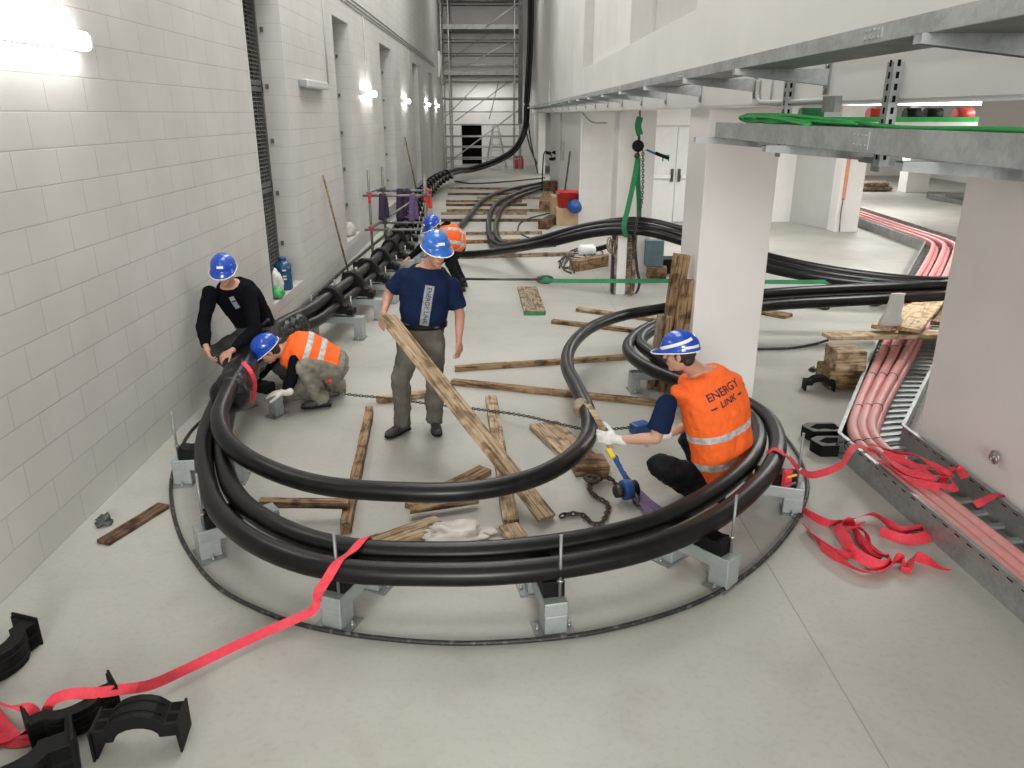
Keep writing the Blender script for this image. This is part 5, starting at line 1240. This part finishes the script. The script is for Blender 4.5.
def caps(bm, a, b, ra, rb, seg=14):
    """tapered limb with round ends"""
    a, b = V(a), V(b); d, s, u = frame(b-a); L = (b-a).length; rings = []
    for k in range(5):
        t = PI/2*(k/4)
        rings.append((a-d*ra*math.cos(t), max(ra*math.sin(t), ra*.04)))
    rings.append((a+d*L*.5, (ra+rb)/2))
    for k in range(5):
        t = PI/2*(k/4)
        rings.append((b+d*rb*math.sin(t), max(rb*math.cos(t), rb*.04)))
    add_rings(bm, [[c+(s*math.cos(2*PI*i/seg)+u*math.sin(2*PI*i/seg))*r for i in range(seg)] for c, r in rings])
def sleeve(bm, pts, rs, seg=16):
    """cloth tube with flat ends along a bent limb"""
    pp = []; rr = []
    P = [V(p) for p in pts]; n = 6
    sp = spline(P, n)
    for i in range(len(sp)):
        f = i/n; k = min(int(f), len(rs)-2); rr.append(rs[k]*(1-(f-k))+rs[k+1]*(f-k))
    add_tube(bm, sp, rr, seg)
def loft(bm, secs, seg=24, ex=2.4):
    """torso-like loft: secs = (centre, side half vector, front half vector)"""
    rings = []
    for c, s, f in secs:
        c, s, f = V(c), V(s), V(f); r = []
        for i in range(seg):
            a = 2*PI*i/seg; ca, sa = math.cos(a), math.sin(a)
            r.append(c+s*math.copysign(abs(ca)**(2/ex), ca)+f*math.copysign(abs(sa)**(2/ex), sa))
        rings.append(r)
    add_rings(bm, rings)

def hand(bm, w, d, pn, side, curl=.6, sc=1., r=0.):
    """palm and five bent fingers; w wrist, d finger direction, pn palm normal (curl towards it), side +1 thumb on d x pn side"""
    w = V(w); d = V(d).normalized(); pn = V(pn); pn = (pn-d*pn.dot(d)).normalized(); s = d.cross(pn).normalized()*side
    caps(bm, w-d*.02, w+d*.02, .026+r, .028+r, 10)
    add_ell(bm, w+d*.052*sc, s*(.042*sc+r), d*(.052*sc+r), pn*(.017*sc+r), 14, 8)
    for k, (off, L, rad) in enumerate(((.031, .070, .0085), (.0105, .078, .009), (-.010, .073, .0085), (-.030, .057, .0075))):
        p = w+d*.085*sc+s*off*sc; dd = (d+s*off*2.2).normalized(); a = curl*(.8+.15*k)
        for j, fr in enumerate((.45, .32, .23)):
            ax = dd.cross(pn); dd = Quaternion(dd.cross(pn).normalized(), a*(.55 if j == 0 else .75)) @ dd
            q = p+dd*L*fr*sc; caps(bm, p, q, (rad+r)*(1-.08*j), (rad+r)*(.93-.08*j), 8); p = q
            if j == 0: pass
    p = w+d*.022*sc+s*.032*sc; dd = (d*.75+s*.75+pn*.25).normalized()
    for j, L in enumerate((.042, .034, .026)):
        q = p+dd*L*sc; caps(bm, p, q, .0125+r-.0012*j, .0115+r-.0012*j, 8); p = q; dd = (dd+d*.25+pn*.3*curl).normalized()

def head_shapes(bm, hc, fw, up):
    fw = V(fw).normalized(); up = V(up); up = (up-fw*up.dot(fw)).normalized(); rt = fw.cross(up).normalized()
    add_ell(bm, hc+up*.025-fw*.008, rt*.076, fw*.096, up*.095, 20, 14)
    add_ell(bm, hc-up*.045+fw*.022, rt*.060, fw*.070, up*.075, 18, 12)
    add_ell(bm, hc-up*.098+fw*.060, rt*.028, fw*.026, up*.022, 12, 8)                    # chin
    caps(bm, hc+fw*.088+up*.012, hc+fw*.108-up*.022, .009, .0155, 10)                    # nose
    add_ell(bm, hc+fw*.078+up*.028, rt*.052, fw*.018, up*.012, 12, 6)                    # brow
    add_ell(bm, hc+fw*.086-up*.058, rt*.027, fw*.012, up*.008, 10, 6); add_ell(bm, hc+fw*.084-up*.070, rt*.024, fw*.012, up*.008, 10, 6)
    for k in (-1, 1):
        add_ell(bm, hc+rt*k*.078-fw*.008-up*.01, rt*.010, fw*.018, up*.031, 10, 8)       # ear
        add_ell(bm, hc+rt*k*.040+fw*.060-up*.022, rt*.022, fw*.022, up*.02, 10, 6)       # cheek
    return fw, up, rt

def face_parts(root, hc, fw, up, rt):
    for k in (-1, 1):
        b = B(); add_ell(b, hc+rt*k*.031+fw*.082+up*.008, rt*.011, fw*.010, up*.006, 10, 6); mk('eye', b, eyem, root)
    b = B(); add_ell(b, hc+fw*.0925-up*.064, rt*.023, fw*.007, up*.005, 10, 6); mk('mouth', b, lipm, root)

def helmet(root, hc, fw, up, rt, shell=blueh, visor=.06, badge='white', stripe=False, edge=True):
    a, bb, h = .112, .134, .118
    c = hc+up*.052-fw*.004; N = 40; b = B(); rows = []
    def pt(t, ph, k=1.):
        ridge = 1+.035*max(0, 1-abs(math.sin(ph))*3.2)*math.sin(t)*(1 if True else 0)
        return c+(fw*bb*math.cos(ph)*math.sin(t)+rt*a*math.sin(ph)*math.sin(t)+up*h*math.cos(t)*ridge)*k
    for j in range(1, 13):
        t = PI/2*j/12*1.02; rows.append([pt(t, 2*PI*i/N) for i in range(N)])
    rim = []
    for i in range(N):
        ph = 2*PI*i/N; p = pt(PI/2*1.04, ph); o = (fw*math.cos(ph)+rt*math.sin(ph)); v = max(0, math.cos(ph))**2.2
        rim.append(p+o*(.008+visor*v)-up*(.012+.012*v))
    rows.append(rim)
    top = b.verts.new(pt(0, 0)); vr = [[b.verts.new(p) for p in r] for r in rows]
    for i in range(N): b.faces.new((top, vr[0][i], vr[0][(i+1) % N]))
    for r0, r1 in zip(vr, vr[1:]):
        for i in range(N): b.faces.new((r0[i], r1[i], r1[(i+1) % N], r0[(i+1) % N]))
    o = mk('hard_hat', b, shell, root, smooth=True); so = o.modifiers.new('shell', 'SOLIDIFY'); so.thickness = .005; so.offset = -1
    if edge:
        b = B(); add_tube(b, [p-up*.002 for p in rim], .0042, 6, closed=True); mk('edge_trim', b, M['white'], o)
    if badge:
        b = B(); q = c+fw*(bb*.985)*math.cos(.42)+up*h*math.sin(.42)*.98; n = (fw*.9+up*.5).normalized()
        add_box(b, q+n*.002, (.055, .006, .022), axes(rt, n, rt.cross(n))); mk('badge', b, M[badge], o)
    if stripe:
        for k in (-1, 1):
            b = B(); pth = [pt(PI/2*(1.03-.42*f), k*(.35+2.2*f), 1.012) for f in [i/14 for i in range(15)]]
            add_ribbon(b, pth, .022, side=lambda f, p, d: d.cross((p-c).normalized()), thick=.004); mk('reflective_stripe', b, M['white'], o)
            b = B(); pth = [pt(PI/2*(.93), k*(2.0+.9*f), 1.012) for f in [i/6 for i in range(7)]]
            add_ribbon(b, pth, .018, side=lambda f, p, d: d.cross((p-c).normalized()), thick=.004); mk('reflective_stripe', b, M['white'], o)
    return o

def boot(root, ank, toe, up=(0, 0, 1), m=bootm, L=.27, shaft=.16, sh_dir=None):
    ank = V(ank); toe = V(toe).normalized(); up = V(up); up = (up-toe*up.dot(toe)).normalized(); s = toe.cross(up).normalized()
    sole = ank-up*.085; b = B()
    loft(b, [(sole-toe*.075+up*.03, s*.022, up*.028), (sole-toe*.05+up*.038, s*.036, up*.04), (sole+toe*.02+up*.045, s*.04, up*.05), (sole+toe*.10+up*.036, s*.046, up*.038), (sole+toe*.16+up*.03, s*.045, up*.03), (sole+toe*.195+up*.024, s*.026, up*.02)], 16)
    sd = V(sh_dir).normalized() if sh_dir else up
    caps(b, ank-up*.02, ank+sd*shaft, .05, .056, 14)
    o = fuse('boot', b, m, root, .008, 4, .006)
    b = B(); out = [(-.08, -.02), (-.07, -.036), (.0, -.036), (.09, -.05), (.16, -.046), (.2, -.02), (.2, .02), (.16, .046), (.09, .05), (0, .036), (-.07, .036), (-.08, .02)]
    add_prism(b, out, .022, sole+up*.011, toe, s, up); mk('sole', b, M['plastic'], o, bevel=.004)
    return o

def torso_secs(pel, chest, neck, rt_p, rt_c, fw_p, fw_c, w=(.165, .155, .175, .165), dp=(.115, .115, .12, .09), infl=0., lo=-.10, hi=1.0, bulge=0.):
    """sections from seat to neck; returns (centre, side, front) list"""
    pel, chest, neck = V(pel), V(chest), V(neck)
    upv = (chest-pel).normalized(); back = (V(fw_p)+V(fw_c)).normalized()*-1
    ctr = [pel+upv*lo, pel, pel.lerp(chest, .33)+back*bulge, pel.lerp(chest, .66)+back*bulge*1.1, chest.lerp(pel, .10)+back*bulge*.4, chest+(neck-chest)*.45, chest+(neck-chest)*hi]
    ws = [w[0]*.92, w[0], w[1], (w[1]+w[2])/2+.012, w[2], w[3]*.72, .075]
    ds = [dp[0]*.9, dp[0], dp[1], (dp[1]+dp[2])/2+.006, dp[2], dp[3], .068]
    out = []
    for i, (c, a, d) in enumerate(zip(ctr, ws, ds)):
        f = [0, 0, .3, .7, 1, 1, 1][i]
        r = (V(rt_p)*(1-f)+V(rt_c)*f).normalized(); g = (V(fw_p)*(1-f)+V(fw_c)*f).normalized()
        out.append((c, r*(a+infl), g*(d+infl)))
    return out

def person(label, J, loc, cfg):
    """J holds joint positions; cfg the clothing"""
    root = thing('person', label, 'person', loc)
    g = lambda k: V(J[k])
    pel, sh, hc = g('pel'), g('sh'), g('head'); fw_h = V(J['face']); up_h = V(J.get('headup', (0, 0, 1)))
    rt_p = V(J['rt_p']).normalized(); rt_c = V(J['rt_c']).normalized()
    upv = (sh-pel).normalized(); fw_c = upv.cross(rt_c).normalized(); fw_p = upv.cross(rt_p).normalized()
    rt_c = fw_c.cross(upv).normalized(); rt_p = fw_p.cross(upv).normalized()
    bulge = cfg.get('bulge', .02)
    neck = sh+(hc-sh).normalized()*.05+upv*.02
    shj = {'R': V(J.get('shR', sh+rt_c*.175-upv*.035)), 'L': V(J.get('shL', sh-rt_c*.175-upv*.035))}
    hip = {'R': pel+rt_p*.09-upv*.06, 'L': pel-rt_p*.09-upv*.06}
    kw = dict(w=cfg.get('w', (.165, .155, .175, .165)), dp=cfg.get('dp', (.115, .115, .12, .09)), bulge=bulge)
    # one continuous body
    b = B()
    loft(b, torso_secs(pel, sh, neck, rt_p, rt_c, fw_p, fw_c, infl=-.012, **kw))
    caps(b, sh+upv*.0, hc-V(up_h)*.045-fw_h.normalized()*.015, .062, .056)
    f, u, r = head_shapes(b, hc, fw_h, up_h)
    for s_, k in (('R', 1), ('L', -1)):
        el, wr = g('el'+s_), g('wr'+s_)
        caps(b, shj[s_], el, .054, .041); caps(b, el, el.lerp(wr, .4), .042, .041); caps(b, el.lerp(wr, .3), wr, .042, .027)
        if not cfg.get('glove'+s_):
            hd, pn = J['hd'+s_], J['pn'+s_]; hand(b, wr+V(hd).normalized()*.02, hd, pn, J.get('ts'+s_, 1), J.get('curl'+s_, .5), 1.04)
        kn, an = g('kn'+s_), g('an'+s_)
        caps(b, hip[s_], kn, .082, .055); caps(b, kn, an, .053, .037)
    fuse('body', b, cfg.get('skin', skin), root, .006, 3)
    face_parts(root, hc, f, u, r)
    # hair under the helmet
    b = B(); add_ell(b, hc+u*.022-f*.022, r*.083, f*.092, u*.094, 20, 12); add_ell(b, hc-u*.035-f*.055, r*.066, f*.045, u*.05, 14, 10)
    mk('hair', b, cfg.get('hair', hairm), root, smooth=True)
    helmet(root, hc, f, u, r, **cfg.get('hat', {}))
    tk = cfg.get('thick', 1.)
    # trousers
    b = B(); lo_secs = torso_secs(pel, sh, neck, rt_p, rt_c, fw_p, fw_c, infl=.006, **kw)
    d0 = pel.lerp(sh, .26)
    loft(b, [lo_secs[0], lo_secs[1], (d0, rt_p*(kw['w'][1]+.006), fw_p*(kw['dp'][1]+.006))])
    for s_ in 'RL':
        kn, an = g('kn'+s_), g('an'+s_); d = (an-kn).normalized()
        caps(b, hip[s_], hip[s_].lerp(kn, .55), .098*tk, .084*tk); caps(b, hip[s_].lerp(kn, .5), kn, .084*tk, .072*tk)
        caps(b, kn, kn.lerp(an, .4), .071*tk, .066*tk); sleeve(b, [kn+d*.05, kn.lerp(an, .5), an+d*cfg.get('cuff', .02)], [.067*tk, .067*tk, .066*tk])
    tr = fuse('trousers', b, cfg['trousers'], root, .009, 5, cfg.get('tfold', .03))
    # shirt or sweater
    b = B(); ss = torso_secs(pel, sh, neck, rt_p, rt_c, fw_p, fw_c, infl=.012, **kw)
    hem = cfg.get('hem', .12)
    ss[0] = (pel.lerp(sh, hem-.0), rt_p*(kw['w'][0]+.012), fw_p*(kw['dp'][0]+.012)); ss[1] = (pel.lerp(sh, hem+.06), rt_p*(kw['w'][0]+.012), fw_p*(kw['dp'][0]+.014))
    ss[6] = (ss[6][0]-upv*.025, rt_c*.085, fw_c*.08)
    loft(b, ss)
    for s_ in 'RL':
        el, wr = g('el'+s_), g('wr'+s_); sj = shj[s_]
        ak = cfg.get('athick', 1.); add_ell(b, sj, rt_c*.064*ak, upv*.058*ak, fw_c*.066*ak, 14, 10)
        if cfg['sleeves'] == 'short': sleeve(b, [sj, sj.lerp(el, .4), sj.lerp(el, .80)], [.066*ak, .068*ak, .072*ak])
        else:
            caps(b, sj, el, .064*ak, .055*ak); sleeve(b, [el, el.lerp(wr, .5), el.lerp(wr, .97)], [.057*ak, .052*ak, .043]); caps(b, el, el.lerp(wr, .2), .056*ak, .055*ak)
    fuse('sweater' if cfg['sleeves'] == 'long' else 'shirt', b, cfg['shirt'], root, .008, 5, .022)
    vest = None
    if cfg.get('vest'):
        b = B(); ss = torso_secs(pel, sh, neck, rt_p, rt_c, fw_p, fw_c, infl=.026, **kw)
        lo = cfg.get('vhem', .0)
        ss[0] = (pel.lerp(sh, lo)-fw_p*cfg.get('vback', 0), rt_p*(kw['w'][0]+.035), fw_p*(kw['dp'][0]+.035)); ss[1] = (pel.lerp(sh, lo+.10), rt_p*(kw['w'][0]+.032), fw_p*(kw['dp'][0]+.03))
        ss[6] = (ss[6][0]-upv*.02, rt_c*.088, fw_c*.083)
        loft(b, ss)
        for s_ in 'RL': add_ell(b, shj[s_].lerp(sh, .36)+upv*.01, rt_c*.06, upv*.058, fw_c*.08, 14, 10)
        L = (sh-pel).length; o0 = pel-root.location
        vm = vest_mat('hi-vis vest', o0, upv, [(L*a, .026) for a in cfg['vest']], [(sh-root.location, rt_c, c, .024) for c in cfg.get('vvert', ())])
        vest = fuse('vest', b, vm, root, .008, 5, .028)
    for s_, k in (('R', 1), ('L', -1)):
        if cfg.get('glove'+s_):
            b = B(); wr = g('wr'+s_); hd = V(J['hd'+s_]).normalized()
            hand(b, wr+hd*.02, hd, J['pn'+s_], J.get('ts'+s_, 1), J.get('curl'+s_, .5), 1.08, .004)
            caps(b, wr-hd*.035, wr+hd*.02, .036, .034)
            fuse('glove', b, gloved, root, .0055, 2)
        boot(root, g('an'+s_), J['toe'+s_], J.get('bup'+s_, (0, 0, 1)), m=cfg.get('boot', bootm), sh_dir=(g('kn'+s_)-g('an'+s_)))
    return root, vest, dict(upv=upv, rt_c=rt_c, fw_c=fw_c, sh=sh, pel=pel)

def lettering(target, root, lines, O, X, Y, N, m, name='print', depth=.35):
    """text laid on the cloth: outline projected along -N onto target"""
    bvh = BVHTree.FromPolygons([v.co+root.location for v in target.data.vertices], [tuple(p.vertices) for p in target.data.polygons])
    X, Y, N = V(X).normalized(), V(Y).normalized(), V(N).normalized(); O = V(O)
    for body, size, dy in lines:
        if body.startswith('#'):
            w_, h_ = [float(k) for k in body[1:].split('x')]
            b = B(); n = 14; m_ = 4
            g_ = [[b.verts.new((-w_/2+w_*i/n, -h_/2+h_*j/m_, 0)) for j in range(m_+1)] for i in range(n+1)]
            for i in range(n):
                for j in range(m_): b.faces.new((g_[i][j], g_[i+1][j], g_[i+1][j+1], g_[i][j+1]))
            me = bpy.data.meshes.new(name); b.to_mesh(me); b.free()
        else:
            cu = bpy.data.curves.new(name, 'FONT'); cu.body = body; cu.size = size; cu.align_x = 'CENTER'; cu.align_y = 'CENTER'; cu.offset = size*.012; cu.resolution_u = 3
            t = bpy.data.objects.new(name, cu); C.objects.link(t); dg = bpy.context.evaluated_depsgraph_get(); dg.update()
            me = bpy.data.meshes.new_from_object(t.evaluated_get(dg)); bpy.data.objects.remove(t)
            b = B(); b.from_mesh(me); bmesh.ops.subdivide_edges(b, edges=[e for e in b.edges if e.calc_length() > size*.15], cuts=3, use_grid_fill=False); bmesh.ops.triangulate(b, faces=b.faces); b.to_mesh(me); b.free()
        lift = .0065 if not body.startswith('#') else .004
        for v in me.vertices:
            p = O+X*v.co.x+Y*(v.co.y+dy)
            h = bvh.ray_cast(p+N*depth, -N, depth*2)
            v.co = (h[0] if h[0] else p)+N*lift-root.location
        me.materials.clear(); me.materials.append(m if not isinstance(m, dict) else m[body[0]])
        o = bpy.data.objects.new(name, me); C.objects.link(o); o.parent = root
    return o

# --- the man standing with the plank
JA = dict(pel=(-.66, 6.34, .90), sh=(-0.591, 6.3, 1.439), head=(-0.51, 6.17, 1.616), face=(.38, -.88, -.2), headup=(.07, -.14, 1), rt_p=(-1, .05, 0), rt_c=(-.98, .15, .12),
    shR=(-0.783, 6.31, 1.396), shL=(-0.395, 6.27, 1.327), elR=(-0.93, 6.36, 1.234), wrR=(-0.935, 6.12, 1.155), elL=(-0.335, 6.27, 1.073), wrL=(-0.342, 6.16, 0.897),
    hdR=(-.25, -.55, -.75), pnR=(.6, .3, -.5), tsR=1, curlR=.55, hdL=(-.05, -.2, -1), pnL=(-.6, .35, 0), tsL=1, curlL=.45,
    knR=(-.85, 6.22, .50), knL=(-.565, 6.25, .50), anR=(-.86, 6.27, .10), anL=(-.58, 6.34, .10), toeR=(-.62, -.75, 0), toeL=(.18, -1, 0))
A, _, fa = person('standing man in navy printed t-shirt and blue hard hat holding a tilted plank', JA, (-.7, 6.3, 0),
    dict(skin=skin2, hair=greyh, trousers=greyt, shirt=navy, sleeves='short', hem=.10, w=(.175, .19, .20, .17), dp=(.13, .15, .135, .095), bulge=-.03, thick=1.14, athick=1.02, tfold=.045, hat=dict(shell=blueh2, badge='white')))
shirt = [c for c in A.children if c.name.startswith('shirt')][0]
N = V((.03, -.97, .25)); Xd = V((.19, .0, 1)).normalized()
lettering(shirt, A, [('#0.34x0.075', 0, 0)], (-0.596, 6.15, 1.172), Xd, (-1, 0, .19), N, greyprint, 'shirt_panel')
lettering(shirt, A, [('ENERGY LINK', .050, 0)], (-0.596, 6.15, 1.172), -Xd, (1, 0, -.19), N, inkm, 'shirt_print')
b = B(); u_ = fa['upv']; c_ = fa['pel'].lerp(fa['sh'], .14); rings = []
for dz, k in ((-.02, 0), (-.02, 1), (.02, 1), (.02, 0)): rings.append([c_+u_*dz+V((-1, .05, 0))*(.196+.008*k)*math.cos(2*PI*i/28)+V((0, -1, 0))*(.160+.008*k)*math.sin(2*PI*i/28) for i in range(28)])
add_rings(b, rings, False, closed=True); mk('belt', b, M['plastic'], A)

# --- the man bending by the wall
JB = dict(pel=(-2.447, 7.57, 0.609), sh=(-2.551, 7.24, 1.101), head=(-2.534, 7.06, 1.289), face=(.12, -.9, -.3), headup=(.02, -.25, .95), rt_p=(-.9, -.25, 0), rt_c=(-.97, -.1, .05),
    shR=(-2.696, 7.08, 1.079), shL=(-2.388, 7.24, 1.043), elR=(-2.73, 6.9, 0.82), wrR=(-2.642, 6.68, 0.684), elL=(-2.316, 7.07, 0.725), wrL=(-2.456, 6.82, 0.604),
    hdR=(.3, -.35, -.75), pnR=(.8, .3, -.1), curlR=.9, tsR=-1, hdL=(-.6, -.35, -.35), pnL=(-.3, .3, -.9), curlL=.9, tsL=1,
    knR=(-2.738, 7.17, 0.479), knL=(-2.305, 7.17, 0.477), anR=(-2.62, 7.62, .10), anL=(-2.2, 7.62, .10), toeR=(-.1, -1, 0), toeL=(.1, -1, 0))
Bm, _, fb = person('crouching man in black sweater and blue hard hat against the block wall', JB, (-2.5, 7.6, 0),
    dict(trousers=greyt2, shirt=blackc, sleeves='long', hem=.06, bulge=.03, thick=1.2, athick=1.15, tfold=.045, w=(.18, .18, .195, .17), dp=(.13, .13, .135, .095), hat=dict(badge='white')))
sw = [c for c in Bm.children if c.name.startswith('sweater')][0]
lettering(sw, Bm, [('#0.05x0.11', 0, 0)], (-2.533, 7.35, 0.91), (1, 0, .3), (-.3, 0, 1), (0.1, -.95, .3), greyprint, 'chest_print')

# --- the man kneeling in front of him
JC = dict(pel=(-1.623, 7.06, 0.397), sh=(-1.998, 6.98, 0.553), head=(-2.142, 6.84, 0.596), face=(-.78, -.25, -.58), headup=(-.45, -.3, .84), rt_p=(.05, 1, .05), rt_c=(.25, .95, .05),
    shL=(-1.889, 6.84, 0.547), shR=(-2.145, 7.15, 0.482), elL=(-1.93, 6.74, 0.337), wrL=(-1.963, 6.66, 0.248), elR=(-2.32, 7.15, 0.28), wrR=(-2.376, 7, 0.25),
    hdL=(-.85, .05, -.12), pnL=(0, .2, -1), curlL=.35, tsL=1, hdR=(-.8, -.2, -.3), pnR=(0, 0, -1), curlR=.5,
    knL=(-1.806, 6.76, 0.446), anL=(-1.694, 6.88, 0.106), toeL=(-.95, -.25, 0), knR=(-2.1, 7.02, 0.098), anR=(-1.567, 7.25, 0.096), toeR=(-.25, .05, -.95), bupR=(1, 0, -.2))
Cm, vc, fc = person('kneeling man in orange vest, black sleeves and white glove, leaning down at the cables', JC, (-1.8, 7, 0),
    dict(trousers=khaki, shirt=blackc, sleeves='long', vest=(.62, .30), vhem=-.10, hem=.1, thick=1.15, tfold=.045, w=(.175, .18, .19, .165), dp=(.13, .135, .14, .10), gloveL=True, gloveR=True, bulge=.04, hat=dict(badge='yellow')))

# --- the squatting man seen from behind
JD = dict(pel=(1.619, 5.08, 0.161), sh=(1.429, 5.1, 0.921), head=(1.229, 5.02, 1.101), face=(-.90, .42, -.12), headup=(-.05, .05, 1), rt_p=(.80, .60, 0), rt_c=(.84, .50, .12),
    shL=(1.141, 4.92, 0.773), shR=(1.707, 5.28, 0.774), elL=(1.068, 4.86, 0.546), wrL=(0.829, 4.95, 0.494), elR=(1.541, 5.5, 0.418), wrR=(1.261, 5.46, 0.303),
    hdL=(-.95, .25, .08), pnL=(.1, .9, -.3), curlL=.8, tsL=-1, hdR=(-.8, .1, -.2), pnR=(0, -.6, -.5), curlR=.8,
    knL=(1.125, 4.93, 0.301), anL=(1.47, 5.08, 0.007), toeL=(-.85, .4, -.1), knR=(1.489, 5.55, 0.229), anR=(1.55, 5.42, .10), toeR=(-.8, .5, 0))
Dm, vd, fd = person('squatting man seen from behind in orange vest with navy sleeves and blue hard hat', JD, (1.55, 5.1, 0),
    dict(trousers=blackt, shirt=navy, sleeves='short', vest=(.50, .22), vhem=-.06, hem=.02, gloveL=True, gloveR=True, bulge=.05, hat=dict(badge='', stripe=True), thick=1.3, athick=1.15, tfold=.045, w=(.215, .215, .225, .20), dp=(.15, .15, .15, .105)))
N = V((.52, -.80, .30)); o_ = V((1.473, 5, 0.837))
Xt = V((.82, .42, .28)).normalized(); Yt = N.cross(Xt).normalized()
lettering(vd, Dm, [('ENERGY', .078, .0), ('LINK', .068, -.078), ], o_, Xt, Yt, N, inkm, 'vest_print')
for k in (-1, 1): lettering(vd, Dm, [('#0.045x0.012', 0, 0)], o_+Yt*-.080+Xt*(k*.125), Xt, Yt, N, inkm, 'vest_print')

# --- the man half hidden behind the standing one
JE = dict(pel=(-.66, 12.05, .80), sh=(-0.812, 11.75, 0.908), head=(-0.991, 11.6, 1.078), face=(-.75, -.45, -.5), headup=(-.35, -.3, .85), rt_p=(.35, .93, 0), rt_c=(.4, .9, 0),
    elL=(-0.841, 11.6, 0.601), wrL=(-1.018, 11.5, 0.469), elR=(-1.15, 12.1, .75), wrR=(-1.4, 11.9, .55), hdL=(-.8, 0, -.5), pnL=(0, 0, -1), hdR=(-.8, 0, -.5), pnR=(0, 0, -1),
    knL=(-.78, 11.9, .47), knR=(-.75, 12.2, .47), anL=(-.62, 11.95, .10), anR=(-.6, 12.3, .10), toeL=(-.9, -.3, 0), toeR=(-.9, -.1, 0))
Em, ve, fe = person('bending man in orange vest and black trousers half hidden behind the standing man', JE, (-.7, 12, 0),
    dict(trousers=blackt, shirt=blackc, sleeves='long', vest=(.35,), vvert=(-.1, .1), vhem=.0, hat=dict(badge='white')))
